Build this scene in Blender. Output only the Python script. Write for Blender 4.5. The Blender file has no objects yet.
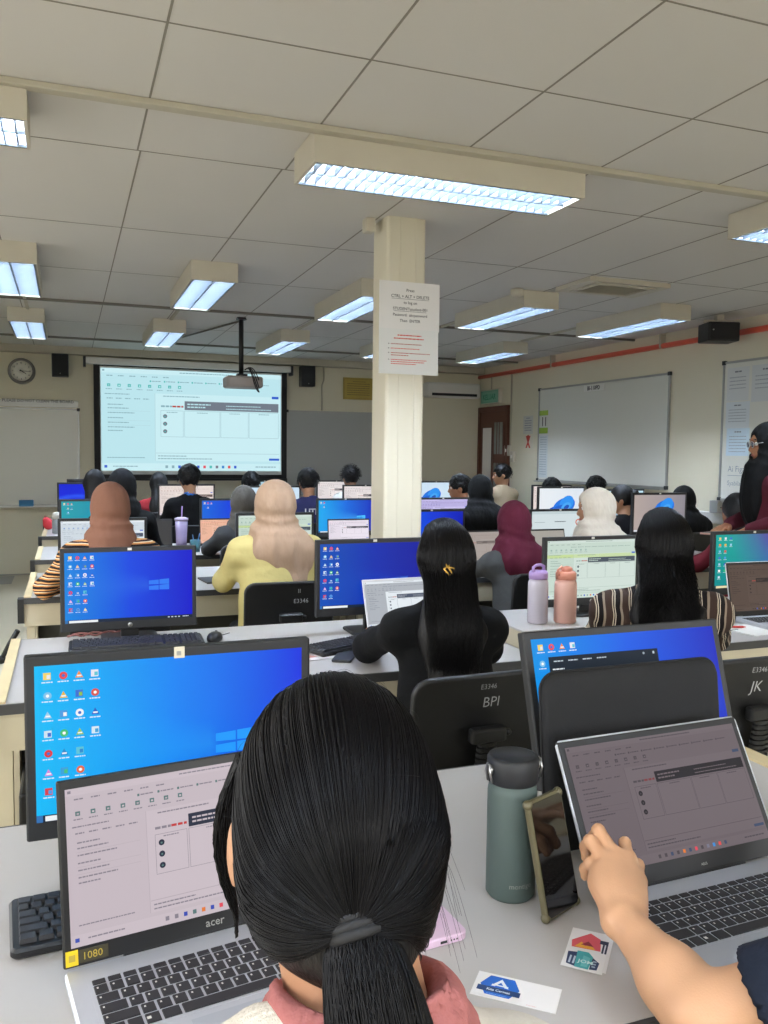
import bpy, math, random
import numpy as np
from mathutils import Vector, Matrix

random.seed(7)
rng = np.random.default_rng(11)
SC = bpy.context.scene
COL = SC.collection
PI = math.pi


# ------------------------------------------------------------------ colour and materials
def lin(c):
    if isinstance(c, str):
        c = c.lstrip('#')
        c = tuple(int(c[i:i + 2], 16) for i in (0, 2, 4))
    out = []
    for v in c[:3]:
        v = v / 255.0
        out.append(v / 12.92 if v <= 0.04045 else ((v + 0.055) / 1.055) ** 2.4)
    return tuple(out)


def new_mat(name):
    m = bpy.data.materials.new(name)
    m.use_nodes = True
    nt = m.node_tree
    b = nt.nodes['Principled BSDF']
    return m, nt, b


def mat(name, col, rough=0.5, metal=0.0, var=0.06, scale=9.0, bump=0.0, bscale=60.0, spec=0.5, stretch=None, trans=0.0, sheen=0.0, coat=0.0, sss=0.0, bdist=0.01):
    """Principled material with a procedural noise that varies the colour a little and may bump the surface."""
    m, nt, b = new_mat(name)
    c = lin(col)
    N, L = nt.nodes, nt.links
    tc = N.new('ShaderNodeTexCoord')
    no = N.new('ShaderNodeTexNoise')
    no.inputs['Scale'].default_value = scale
    no.inputs['Detail'].default_value = 4
    L.new(tc.outputs['Object'], no.inputs['Vector'])
    mx = N.new('ShaderNodeMix')
    mx.data_type = 'RGBA'
    mx.inputs[6].default_value = (*[v * (1 - var) for v in c], 1)
    mx.inputs[7].default_value = (*[min(1, v * (1 + var)) for v in c], 1)
    L.new(no.outputs['Fac'], mx.inputs[0])
    L.new(mx.outputs[2], b.inputs['Base Color'])
    b.inputs['Roughness'].default_value = rough
    b.inputs['Metallic'].default_value = metal
    b.inputs['Specular IOR Level'].default_value = spec
    b.inputs['Transmission Weight'].default_value = trans
    b.inputs['Sheen Weight'].default_value = sheen
    b.inputs['Coat Weight'].default_value = coat
    if sss:
        b.inputs['Subsurface Weight'].default_value = sss
        b.inputs['Subsurface Radius'].default_value = (0.012, 0.005, 0.003)
        b.inputs['Subsurface Scale'].default_value = 1.0
    if bump:
        n2 = N.new('ShaderNodeTexNoise')
        n2.inputs['Scale'].default_value = bscale
        n2.inputs['Detail'].default_value = 3
        if stretch:
            mp = N.new('ShaderNodeMapping')
            mp.inputs['Scale'].default_value = stretch
            L.new(tc.outputs['Object'], mp.inputs['Vector'])
            L.new(mp.outputs['Vector'], n2.inputs['Vector'])
        else:
            L.new(tc.outputs['Object'], n2.inputs['Vector'])
        bp = N.new('ShaderNodeBump')
        bp.inputs['Strength'].default_value = bump
        bp.inputs['Distance'].default_value = bdist
        L.new(n2.outputs['Fac'], bp.inputs['Height'])
        L.new(bp.outputs['Normal'], b.inputs['Normal'])
    return m


def stripes_mat(name, cols, axis, freq, rough=0.85, distort=0.15, wob=6.0):
    """Woven stripes: a constant colour ramp read along one axis of the garment (cols: [(end, colour)...] over one repeat)."""
    m, nt, b = new_mat(name)
    N, L = nt.nodes, nt.links
    tc = N.new('ShaderNodeTexCoord')
    sep = N.new('ShaderNodeSeparateXYZ')
    L.new(tc.outputs['Object'], sep.inputs[0])
    no = N.new('ShaderNodeTexNoise')
    no.inputs['Scale'].default_value = wob
    L.new(tc.outputs['Object'], no.inputs['Vector'])
    mu = N.new('ShaderNodeMath'); mu.operation = 'MULTIPLY_ADD'
    L.new(no.outputs['Fac'], mu.inputs[0])
    mu.inputs[1].default_value = distort
    if isinstance(axis, str):
        L.new(sep.outputs[axis], mu.inputs[2])
    else:
        dt = N.new('ShaderNodeVectorMath'); dt.operation = 'DOT_PRODUCT'
        L.new(tc.outputs['Object'], dt.inputs[0])
        dt.inputs[1].default_value = tuple(float(v) for v in axis)
        L.new(dt.outputs['Value'], mu.inputs[2])
    m2 = N.new('ShaderNodeMath'); m2.operation = 'MULTIPLY'; m2.inputs[1].default_value = freq
    L.new(mu.outputs[0], m2.inputs[0])
    fr = N.new('ShaderNodeMath'); fr.operation = 'FRACT'
    L.new(m2.outputs[0], fr.inputs[0])
    cr = N.new('ShaderNodeValToRGB')
    cr.color_ramp.interpolation = 'CONSTANT'
    els = cr.color_ramp.elements
    start = 0.0
    for i, (end, c) in enumerate(cols):
        e = els[i] if i < 2 else els.new(start)
        e.position = start
        e.color = (*lin(c), 1)
        start = end
    L.new(fr.outputs[0], cr.inputs[0])
    L.new(cr.outputs[0], b.inputs['Base Color'])
    b.inputs['Roughness'].default_value = rough
    b.inputs['Specular IOR Level'].default_value = 0.2
    return m


def emis_mat(name, col, s):
    m, nt, b = new_mat(name)
    b.inputs['Base Color'].default_value = (0.8, 0.8, 0.8, 1)
    b.inputs['Emission Color'].default_value = (*lin(col), 1)
    b.inputs['Emission Strength'].default_value = s
    return m


def attr_mat(name, emit):
    """Reads the picture on a display or the print on a sheet from the mesh's own colours."""
    m, nt, b = new_mat(name)
    a = nt.nodes.new('ShaderNodeVertexColor')
    a.layer_name = 'Col'
    if emit:
        b.inputs['Base Color'].default_value = (0.012, 0.012, 0.014, 1)
        b.inputs['Roughness'].default_value = 0.5
        b.inputs['Specular IOR Level'].default_value = 0.06
        nt.links.new(a.outputs[0], b.inputs['Emission Color'])
        b.inputs['Emission Strength'].default_value = emit
    else:
        nt.links.new(a.outputs[0], b.inputs['Base Color'])
        b.inputs['Roughness'].default_value = 0.6
    return m


# ------------------------------------------------------------------ objects, names, labels
def link(name, me, parent=None, loc=None, rot=None):
    o = bpy.data.objects.new(name, me)
    COL.objects.link(o)
    if parent is not None:
        o.parent = parent
    if loc is not None:
        o.location = loc
    if rot is not None:
        o.rotation_euler = rot
    return o


def tag(o, label, cat, group=None):
    o['label'] = label
    o['category'] = cat
    if group:
        o['group'] = group
    return o


def thing(name, label, cat, loc=(0, 0, 0), rz=0.0, group=None):
    o = link(name, None, None, loc, (0, 0, rz))
    o.empty_display_size = 0.05
    return tag(o, label, cat, group)


def copy_tree(o, parent=None):
    c = o.copy()
    COL.objects.link(c)
    if parent is not None:
        c.parent = parent
    for ch in list(o.children):
        copy_tree(ch, c)
    return c


class MB:
    """Collects shapes and links them as one mesh object."""

    def __init__(s):
        s.v, s.f, s.mi, s.sm = [], [], [], []

    def add(s, vs, fs, mi=0, smooth=False):
        b = len(s.v)
        s.v.extend([tuple(map(float, p)) for p in vs])
        for f in fs:
            s.f.append([b + i for i in f])
            s.mi.append(mi)
            s.sm.append(smooth)
        return s

    def box(s, lo, hi, mi=0, M=None):
        x0, y0, z0 = lo
        x1, y1, z1 = hi
        vs = [(x0, y0, z0), (x1, y0, z0), (x1, y1, z0), (x0, y1, z0), (x0, y0, z1), (x1, y0, z1), (x1, y1, z1), (x0, y1, z1)]
        if M is not None:
            vs = [M @ Vector(p) for p in vs]
        return s.add(vs, [(0, 3, 2, 1), (4, 5, 6, 7), (0, 1, 5, 4), (1, 2, 6, 5), (2, 3, 7, 6), (3, 0, 4, 7)], mi)

    def rprism(s, x0, y0, x1, y1, z0, z1, r, n=5, mi=0, M=None, ch=0.0):
        """Box with rounded vertical edges; ch chamfers the top and bottom rims."""
        def ring(ins, z):
            out = []
            rr = max(r - ins, 1e-4)
            for cx, cy, a0 in ((x1 - r, y1 - r, 0), (x0 + r, y1 - r, 90), (x0 + r, y0 + r, 180), (x1 - r, y0 + r, 270)):
                for i in range(n + 1):
                    a = math.radians(a0 + 90 * i / n)
                    out.append((cx + rr * math.cos(a), cy + rr * math.sin(a), z))
            return out
        if ch:
            rings = [ring(ch, z0), ring(0, z0 + ch), ring(0, z1 - ch), ring(ch, z1)]
        else:
            rings = [ring(0, z0), ring(0, z1)]
        return s.loft(rings, mi=mi, M=M, smooth=False)

    def loft(s, rings, mi=0, M=None, smooth=True, caps=True, closed=True):
        n = len(rings[0])
        vs = [p for r in rings for p in r]
        if M is not None:
            vs = [M @ Vector(p) for p in vs]
        fs = []
        for k in range(len(rings) - 1):
            for i in range(n if closed else n - 1):
                j = (i + 1) % n
                fs.append((k * n + i, k * n + j, (k + 1) * n + j, (k + 1) * n + i))
        if caps:
            fs.append(tuple(reversed(range(n))))
            fs.append(tuple((len(rings) - 1) * n + i for i in range(n)))
        return s.add(vs, fs, mi, smooth)

    def lathe(s, prof, c=(0, 0, 0), n=32, mi=0, M=None, smooth=True):
        rings = []
        for r, z in prof:
            rings.append([(c[0] + max(r, 1e-4) * math.cos(2 * PI * i / n), c[1] + max(r, 1e-4) * math.sin(2 * PI * i / n), c[2] + z) for i in range(n)])
        return s.loft(rings, mi=mi, M=M, smooth=smooth)

    def tube(s, pts, r, n=8, mi=0, smooth=True, M=None):
        pts = [Vector(p) for p in pts]
        rs = r if isinstance(r, (list, tuple)) else [r] * len(pts)
        rings = []
        up = None
        for i, p in enumerate(pts):
            d = (pts[min(i + 1, len(pts) - 1)] - pts[max(i - 1, 0)]).normalized()
            if up is None:
                up = Vector((0, 0, 1)) if abs(d.z) < 0.9 else Vector((1, 0, 0))
            a = d.cross(up).normalized()
            b = a.cross(d).normalized()
            up = b
            rings.append([p + (a * math.cos(2 * PI * k / n) + b * math.sin(2 * PI * k / n)) * rs[i] for k in range(n)])
        rings = [[tuple(q) for q in rg] for rg in rings]
        return s.loft(rings, mi=mi, smooth=smooth, M=M)

    def sphere(s, c, r, n=12, m=8, mi=0, M=None):
        rx, ry, rz = r if isinstance(r, (tuple, list)) else (r, r, r)
        rings = []
        for j in range(m + 1):
            t = -PI / 2 + PI * j / m
            k = max(math.cos(t), 1e-3)
            rings.append([(c[0] + rx * k * math.cos(2 * PI * i / n), c[1] + ry * k * math.sin(2 * PI * i / n), c[2] + rz * math.sin(t)) for i in range(n)])
        return s.loft(rings, mi=mi, M=M)

    def poly(s, pts, z0, z1, mi=0, M=None):
        """Prism over a flat outline given counter-clockwise in x, y."""
        return s.loft([[(x, y, z0) for x, y in pts], [(x, y, z1) for x, y in pts]], mi=mi, M=M, smooth=False)

    def build(s, name, mats, parent=None, loc=None, rot=None, bevel=0.0, seg=2):
        me = bpy.data.meshes.new(name)
        me.from_pydata(s.v, [], s.f)
        if not isinstance(mats, (list, tuple)):
            mats = [mats]
        for m in mats:
            me.materials.append(m)
        me.polygons.foreach_set('material_index', s.mi)
        me.polygons.foreach_set('use_smooth', s.sm)
        me.update()
        o = link(name, me, parent, loc, rot)
        if bevel:
            bm = o.modifiers.new('bevel', 'BEVEL')
            bm.width = bevel
            bm.segments = seg
            bm.limit_method = 'ANGLE'
            bm.angle_limit = math.radians(40)
            bm.harden_normals = False
        return o


def struct(o):
    o['kind'] = 'structure'
    return o


def TR(loc=(0, 0, 0), rz=0.0, rx=0.0, ry=0.0):
    return Matrix.Translation(loc) @ Matrix.Rotation(rz, 4, 'Z') @ Matrix.Rotation(ry, 4, 'Y') @ Matrix.Rotation(rx, 4, 'X')


# ------------------------------------------------------------------ lettering
_glyph = {}


def text_geo(s, size, align='LEFT', bold=0.0):
    """Vertices (x, y) and faces of a line of lettering, set flat in x, y."""
    key = (s, bold)
    if key not in _glyph:
        cu = bpy.data.curves.new('lettering', 'FONT')
        cu.body = s
        cu.size = 1.0
        cu.resolution_u = 2
        cu.offset = bold
        o = bpy.data.objects.new('lettering', cu)
        COL.objects.link(o)
        dg = bpy.context.evaluated_depsgraph_get()
        me = bpy.data.meshes.new_from_object(o.evaluated_get(dg))
        vs = [(v.co.x, v.co.y) for v in me.vertices]
        fs = [tuple(p.vertices) for p in me.polygons]
        bpy.data.objects.remove(o)
        bpy.data.curves.remove(cu)
        bpy.data.meshes.remove(me)
        _glyph[key] = (vs, fs)
    vs, fs = _glyph[key]
    if not vs:
        return [], []
    x0 = min(v[0] for v in vs)
    x1 = max(v[0] for v in vs)
    dx = {'LEFT': -x0, 'CENTER': -(x0 + x1) / 2, 'RIGHT': -x1}[align]
    return [((x + dx) * size, y * size) for x, y in vs], fs


# ------------------------------------------------------------------ pictures on displays and printed sheets
class Pic:
    """A picture w x h metres in its own x (right), z (up) plane, facing -y. Coordinates u, v run 0..1 from the top left corner."""

    def __init__(s, w, h, lift=0.00025):
        s.w, s.h, s.lift = w, h, lift
        s.v, s.f, s.c = [], [], []
        s.k = 1

    def _p(s, u, v, d):
        return ((u - 0.5) * s.w, -d, (1 - v) * s.h)

    def base(s, fn, nx=24, ny=14):
        for j in range(ny):
            for i in range(nx):
                q = [(i / nx, j / ny), (i / nx, (j + 1) / ny), ((i + 1) / nx, (j + 1) / ny), ((i + 1) / nx, j / ny)]
                b = len(s.v)
                s.v += [s._p(u, v, 0) for u, v in q]
                s.f.append((b, b + 1, b + 2, b + 3))
                s.c.append([fn(u, v) for u, v in q])
        return s

    def flat(s, col):
        c = lin(col) if not (isinstance(col, tuple) and max(col) <= 1.0) else col
        return s.base(lambda u, v: c, 1, 1)

    def rect(s, u0, v0, u1, v1, col, k=1):
        c = lin(col)
        b = len(s.v)
        s.v += [s._p(u, v, s.lift * k) for u, v in ((u0, v0), (u0, v1), (u1, v1), (u1, v0))]
        s.f.append((b, b + 1, b + 2, b + 3))
        s.c.append([c] * 4)
        return s

    def poly(s, pts, col, k=1):
        c = lin(col)
        b = len(s.v)
        s.v += [s._p(u, v, s.lift * k) for u, v in pts]
        s.f.append(tuple(range(b, b + len(pts))))
        s.c.append([c] * len(pts))
        return s

    def disc(s, u, v, r, col, k=1, n=12, ry=None):
        ra = s.w / s.h
        return s.poly([(u + r * math.cos(-2 * PI * i / n), v + (ry or r * ra) * math.sin(2 * PI * i / n) * 1.0) for i in range(n)], col, k)

    def frame(s, u0, v0, u1, v1, t, col, k=1):
        th = t * s.w / s.h
        s.rect(u0, v0, u1, v0 + th, col, k).rect(u0, v1 - th, u1, v1, col, k)
        return s.rect(u0, v0 + th, u0 + t, v1 - th, col, k).rect(u1 - t, v0 + th, u1, v1 - th, col, k)

    def words(s, u, v, length, hgt, col, k=1, seed=None):
        """A line of small print too fine to read: word-length dashes."""
        r = random.Random(seed if seed is not None else int(u * 977 + v * 3571))
        v, hgt = v + hgt * 0.12, hgt * 0.76
        x = u
        while x < u + length:
            w = min(r.uniform(0.5, 1.6) * hgt * 2.2 * s.h / s.w, u + length - x)
            if w > 0.002:
                s.rect(x, v, x + w, v + hgt, col, k)
            x += w + hgt * 0.5 * s.h / s.w
        return s

    def text(s, t, u, v, size, col, k=1, align='LEFT', bold=0.0):
        """size: cap height as a share of the picture's height; v: baseline."""
        c = lin(col)
        vs, fs = text_geo(t, size * s.h / 0.7, align, bold)
        b = len(s.v)
        s.v += [((u - 0.5) * s.w + x, -s.lift * k, (1 - v) * s.h + y) for x, y in vs]
        for f in fs:
            f = [b + i for i in f]
            s.f.append(tuple(f))
            s.c.append([c] * len(f))
        return s

    def build(s, name, m, parent=None, loc=None, rot=None):
        me = bpy.data.meshes.new(name)
        me.from_pydata(s.v, [], s.f)
        a = me.color_attributes.new('Col', 'FLOAT_COLOR', 'CORNER')
        cols = np.array([[*c, 1.0] for f in s.c for c in f], dtype=np.float32)
        a.data.foreach_set('color', cols.ravel())
        me.materials.append(m)
        me.update()
        # every face must look towards -y
        flip = [p.index for p in me.polygons if p.normal.y > 0]
        if flip:
            for i in flip:
                me.polygons[i].flip()
        return link(name, me, parent, loc, rot)


# ------------------------------------------------------------------ smooth bodies: distance fields turned into one surface
def _poly_mesh(name, V, Q, m):
    me = bpy.data.meshes.new(name)
    me.vertices.add(len(V))
    me.vertices.foreach_set('co', np.ascontiguousarray(V, dtype=np.float32).ravel())
    me.loops.add(Q.size)
    me.loops.foreach_set('vertex_index', np.ascontiguousarray(Q, dtype=np.int32).ravel())
    me.polygons.add(len(Q))
    k = Q.shape[1]
    me.polygons.foreach_set('loop_start', np.arange(0, Q.size, k, dtype=np.int32))
    me.polygons.foreach_set('use_smooth', np.ones(len(Q), dtype=bool))
    me.materials.append(m)
    me.update(calc_edges=True)
    return me


def cap(a, b, r1, r2=None, k=0.03, s=(1, 1, 1), op='u'):
    return dict(t='cap', a=np.array(a, float), b=np.array(b, float), r1=r1, r2=r1 if r2 is None else r2, k=k, s=np.array(s, float), op=op)


def ell(c, r, k=0.03, R=None, op='u'):
    return dict(t='ell', c=np.array(c, float), r=np.array(r, float), k=k, R=R, op=op)


def cut(c, h, k=0.01):
    """A box taken away: centre, half sizes."""
    return dict(t='box', c=np.array(c, float), r=np.array(h, float), k=k, op='s')


def _bbox(p):
    if p['t'] == 'cap':
        r = max(p['r1'], p['r2']) * np.max(p['s']) * np.ones(3)
        return np.minimum(p['a'], p['b']) - r, np.maximum(p['a'], p['b']) + r
    r = p['r'] if p.get('R') is None else np.max(p['r']) * np.ones(3)
    return p['c'] - r, p['c'] + r


def _dist(p, P):
    if p['t'] == 'cap':
        s = p['s']
        a, b = p['a'] / s, p['b'] / s
        q = P / s
        ba = b - a
        t = np.clip(((q - a) @ ba) / max(ba @ ba, 1e-9), 0, 1)
        d = np.linalg.norm(q - a - t[..., None] * ba, axis=-1)
        return (d - (p['r1'] + t * (p['r2'] - p['r1']))) * float(np.min(s))
    q = P - p['c']
    if p.get('R') is not None:
        q = q @ p['R']
    if p['t'] == 'box':
        w = np.abs(q) - p['r']
        return np.linalg.norm(np.maximum(w, 0), axis=-1) + np.minimum(w.max(axis=-1), 0)
    k0 = np.linalg.norm(q / p['r'], axis=-1)
    k1 = np.linalg.norm(q / p['r'] ** 2, axis=-1)
    return k0 * (k0 - 1.0) / np.maximum(k1, 1e-6)


def surface(prims, res, ripple=None):
    """The surface of a smooth union of capsules and ellipsoids: (vertices, quads)."""
    lo = np.min([_bbox(p)[0] for p in prims if p['op'] == 'u'], axis=0) - 4 * res - 0.02
    hi = np.max([_bbox(p)[1] for p in prims if p['op'] == 'u'], axis=0) + 4 * res + 0.02
    n = np.ceil((hi - lo) / res).astype(int) + 1
    D = np.full(n, 0.12, dtype=np.float32)
    ax = [lo[i] + res * np.arange(n[i]) for i in range(3)]
    for p in prims:
        b0, b1 = _bbox(p)
        m = p['k'] + 3 * res
        i0 = np.maximum(np.floor((b0 - m - lo) / res).astype(int), 0)
        i1 = np.minimum(np.ceil((b1 + m - lo) / res).astype(int) + 1, n)
        if np.any(i1 <= i0):
            continue
        sl = tuple(slice(a, b) for a, b in zip(i0, i1))
        G = np.stack(np.meshgrid(*[ax[i][sl[i]] for i in range(3)], indexing='ij'), axis=-1)
        d = _dist(p, G)
        A = D[sl]
        k = p['k']
        if p['op'] == 'u':
            h = np.maximum(k - np.abs(A - d), 0) / k
            D[sl] = np.minimum(A, d) - h * h * k * 0.25
        else:
            h = np.maximum(k - np.abs(A + d), 0) / k
            D[sl] = np.maximum(A, -d) + h * h * k * 0.25
    if ripple is not None:
        G = np.stack(np.meshgrid(*ax, indexing='ij'), axis=-1)
        D = D + ripple(G).astype(np.float32)
    S = D < 0
    c = np.zeros(n - 1, dtype=np.int8)
    offs = [(i, j, k) for i in (0, 1) for j in (0, 1) for k in (0, 1)]
    for o in offs:
        c += S[o[0]:n[0] - 1 + o[0], o[1]:n[1] - 1 + o[1], o[2]:n[2] - 1 + o[2]]
    mask = (c > 0) & (c < 8)
    idx = np.argwhere(mask)
    vid = np.full(n - 1, -1, dtype=np.int64)
    vid[mask] = np.arange(len(idx))
    val = np.stack([D[idx[:, 0] + o[0], idx[:, 1] + o[1], idx[:, 2] + o[2]] for o in offs], axis=1)
    acc = np.zeros((len(idx), 3))
    cnt = np.zeros(len(idx))
    oa = np.array(offs, float)
    for i in range(8):
        for j in range(i + 1, 8):
            if np.abs(oa[i] - oa[j]).sum() != 1:
                continue
            x = (val[:, i] < 0) != (val[:, j] < 0)
            t = val[:, i] / np.where(x, val[:, i] - val[:, j], 1)
            acc += np.where(x[:, None], oa[i] + t[:, None] * (oa[j] - oa[i]), 0)
            cnt += x
    V = lo + res * (idx + acc / np.maximum(cnt, 1)[:, None])
    quads = []
    for axis in range(3):
        u, w = [(1, 2), (2, 0), (0, 1)][axis]
        sh = list(n)
        sh[axis] -= 1
        a = [slice(None)] * 3
        b = [slice(None)] * 3
        a[axis] = slice(0, n[axis] - 1)
        b[axis] = slice(1, n[axis])
        sa, sb = S[tuple(a)], S[tuple(b)]
        e = np.argwhere(sa != sb)
        e = e[(e[:, u] > 0) & (e[:, w] > 0) & (e[:, u] < n[u] - 1) & (e[:, w] < n[w] - 1)]
        inside = sa[e[:, 0], e[:, 1], e[:, 2]]
        q = []
        for du, dw in ((-1, -1), (0, -1), (0, 0), (-1, 0)):
            f = e.copy()
            f[:, u] += du
            f[:, w] += dw
            q.append(vid[f[:, 0], f[:, 1], f[:, 2]])
        q = np.stack(q, axis=1)
        q[~inside] = q[~inside][:, ::-1]
        quads.append(q)
    return V, np.concatenate(quads)


def field(prims, P):
    D = np.full(P.shape[:-1], 0.12)
    for p in prims:
        d, k = _dist(p, P), p['k']
        if p['op'] == 'u':
            h = np.maximum(k - np.abs(D - d), 0) / k
            D = np.minimum(D, d) - h * h * k * 0.25
        else:
            h = np.maximum(k - np.abs(D + d), 0) / k
            D = np.maximum(D, -d) + h * h * k * 0.25
    return D


def snap(prims, P, gap, both=False, steps=3):
    """Moves points out of (or, with both, onto) the surface so that they lie a gap above it."""
    P = np.array(P, float)
    e = 0.002
    for _ in range(steps):
        d = field(prims, P)
        g = np.stack([field(prims, P + np.eye(3)[i] * e) - d for i in range(3)], axis=-1)
        g /= np.maximum(np.linalg.norm(g, axis=-1, keepdims=True), 1e-6)
        m = gap - d
        if not both:
            m = np.maximum(m, 0)
        P = P + g * np.clip(m, -0.02, 0.03)[..., None]
    return P


def tubes(paths, rad, n=4):
    """Many thin strands as tubes. paths: (m, k, 3); rad: (m, k). Returns (vertices, quads)."""
    paths = np.asarray(paths, float)
    m, k, _ = paths.shape
    d = np.gradient(paths, axis=1)
    d /= np.maximum(np.linalg.norm(d, axis=-1, keepdims=True), 1e-9)
    ref = np.array([0.31, 0.17, 0.93])
    a = np.cross(d, ref)
    a /= np.maximum(np.linalg.norm(a, axis=-1, keepdims=True), 1e-9)
    b = np.cross(d, a)
    ang = 2 * PI * np.arange(n) / n
    V = paths[:, :, None, :] + (a[:, :, None, :] * np.cos(ang)[None, None, :, None] + b[:, :, None, :] * np.sin(ang)[None, None, :, None]) * np.asarray(rad)[:, :, None, None]
    V = V.reshape(-1, 3)
    base = (np.arange(m)[:, None, None] * k + np.arange(k - 1)[None, :, None]) * n
    i = np.arange(n)[None, None, :]
    j = (i + 1) % n
    Q = np.stack([base + i, base + n + i, base + n + j, base + j], axis=-1).reshape(-1, 4)
    return V, Q
# ------------------------------------------------------------------ shared materials
M = dict(
    wall=mat('cream wall paint', '#dcd6bf', 0.75, var=0.05, scale=1.3, bump=0.05, bscale=120),
    ceiling=mat('ceiling board', '#d2cfca', 0.9, var=0.035, scale=0.9, bump=0.06, bscale=150),
    joint=mat('ceiling joint', '#8a857b', 0.9),
    batten=mat('painted batten', '#b7b1a0', 0.7),
    conduit=mat('dark conduit', '#6a665c', 0.6),
    floor=mat('vinyl floor', '#c3bba4', 0.35, var=0.08, scale=2.0),
    floor_band=mat('grey floor band', '#8f8d86', 0.4),
    skirting=mat('grey skirting', '#a3a196', 0.5),
    red=mat('red pipe paint', '#d2553c', 0.45),
    lamp=mat('lamp housing', '#c6c0b0', 0.5),
    lamp_in=mat('lamp reflector', '#c8d0d8', 0.3, var=0.02),
    louvre=mat('louvre aluminium', '#3c444c', 0.5, metal=0.0, var=0.03),
    tube=emis_mat('fluorescent tube', '#dcebff', 200.0),
    white=mat('white enamel', '#e6e5df', 0.35, var=0.02),
    board=mat('whiteboard face', '#d9d9cf', 0.3, var=0.03, scale=1.5),
    greyboard=mat('grey board face', '#a6a8a4', 0.4, var=0.03, scale=1.5),
    alu=mat('aluminium trim', '#a9a9a4', 0.4, metal=0.6),
    black=mat('black plastic', '#101113', 0.45, var=0.1),
    blackmatte=mat('matte black', '#0a0a0c', 0.7, var=0.1),
    charcoal=mat('charcoal plastic', '#1d1f22', 0.5, var=0.1),
    grille=mat('speaker grille', '#17181a', 0.8, bump=0.4, bscale=400),
    steel=mat('brushed steel', '#b9babb', 0.3, metal=1.0),
    screencloth=mat('projection cloth', '#c9ccca', 0.8),
    clockface=mat('clock face', '#e3e0d4', 0.5),
    clockrim=mat('clock rim', '#6f6c66', 0.4),
    wood=mat('brown door wood', '#5a3325', 0.5, var=0.2, scale=4, stretch=None),
    glass=mat('door glass', '#8d8f8a', 0.15, var=0.1),
    pillar=mat('pillar paint', '#dcd6c2', 0.55, var=0.03, scale=2),
    paper=mat('white paper', '#ecebe8', 0.7, var=0.01),
    print=attr_mat('printed sheet', 0),
    screen=attr_mat('display picture', 0.90),
    wood_edge=mat('pale wood edge', '#d9c79c', 0.5, var=0.12, scale=14),
    desk=mat('light grey laminate', '#bdbab7', 0.42, var=0.04, scale=5),
    desk_edge=mat('dark desk edge', '#3c3d3e', 0.5),
    fascia=mat('cream desk board', '#c9c0a6', 0.55, var=0.04),
    modesty=mat('grey desk panel', '#55554f', 0.6, var=0.05),
)


def wallbox(name, lo, hi, m):
    return struct(MB().box(lo, hi).build(name, m))


XL, XR, YB, YF, ZC = -2.4, 5.5, -1.6, 10.85, 2.70
wallbox('floor', (XL, YB, -0.1), (XR, YF, 0.0), M['floor'])
b = MB()
for yy in (10.16, 6.4, 2.6):
    b.box((XL, yy, 0.0), (-0.6, yy + 0.62, 0.002))
struct(b.build('floor_band', M['floor_band']))
wallbox('ceiling', (XL, YB, ZC), (XR, YF, ZC + 0.1), M['ceiling'])
wallbox('wall_front', (XL - 0.1, YF, -0.1), (XR + 0.1, YF + 0.12, ZC + 0.1), M['wall'])
wallbox('wall_right', (XR, YB, -0.1), (XR + 0.12, YF, ZC + 0.1), M['wall'])
# unseen windows added in the back and left walls to brighten the dim room
WZ0, WZ1 = 0.95, 2.40
b = MB()
wins_b = [(-1.9, -0.1), (0.4, 2.2), (2.7, 4.5)]
edges = [XL - 0.1] + [v for w_ in wins_b for v in w_] + [XR + 0.1]
for i in range(0, len(edges), 2):
    b.box((edges[i], YB - 0.12, -0.1), (edges[i + 1], YB, ZC + 0.1))
for a, c in wins_b:
    b.box((a, YB - 0.12, -0.1), (c, YB, WZ0)).box((a, YB - 0.12, WZ1), (c, YB, ZC + 0.1))
struct(b.build('wall_back', M['wall']))
b = MB()
wins_l = [(-0.9, 0.9), (1.5, 3.3), (3.9, 5.7)]
edges = [YB] + [v for w_ in wins_l for v in w_] + [YF]
for i in range(0, len(edges), 2):
    b.box((XL - 0.12, edges[i], -0.1), (XL, edges[i + 1], ZC + 0.1))
for a, c in wins_l:
    b.box((XL - 0.12, a, -0.1), (XL, c, WZ0)).box((XL - 0.12, a, WZ1), (XL, c, ZC + 0.1))
struct(b.build('wall_left', M['wall']))


def window(n, a, c, back):  # added out of view so that daylight lifts the room
    o = struct(link('window_%d' % n, None, None, ((a + c) / 2, YB - 0.06, WZ0) if back else (XL - 0.06, (a + c) / 2, WZ0), (0, 0, 0 if back else PI / 2)))
    w, h = (c - a) / 2, WZ1 - WZ0
    b = MB()
    f = 0.05
    b.box((-w, -0.03, 0), (w, 0.03, f)).box((-w, -0.03, h - f), (w, 0.03, h)).box((-w, -0.03, f), (-w + f, 0.03, h - f)).box((w - f, -0.03, f), (w, 0.03, h - f))
    b.box((-f / 2, -0.03, f), (f / 2, 0.03, h - f))
    b.build('window_frame', M['alu'], o)
    MB().box((-w - 0.05, -0.05, -0.03), (w + 0.05, 0.14, 0.0)).build('window_sill', M['white'], o)
    ld = bpy.data.lights.new('window_daylight', 'AREA')  # portal for the sky light let in by the added opening
    ld.shape = 'RECTANGLE'
    ld.size, ld.size_y = c - a, h
    ld.cycles.is_portal = True
    lo = bpy.data.objects.new('window_daylight', ld)
    COL.objects.link(lo)
    lo.location = ((a + c) / 2, YB - 0.05, (WZ0 + WZ1) / 2) if back else (XL - 0.05, (a + c) / 2, (WZ0 + WZ1) / 2)
    lo.rotation_euler = (PI / 2, 0, PI) if back else (PI / 2, 0, -PI / 2)


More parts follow.
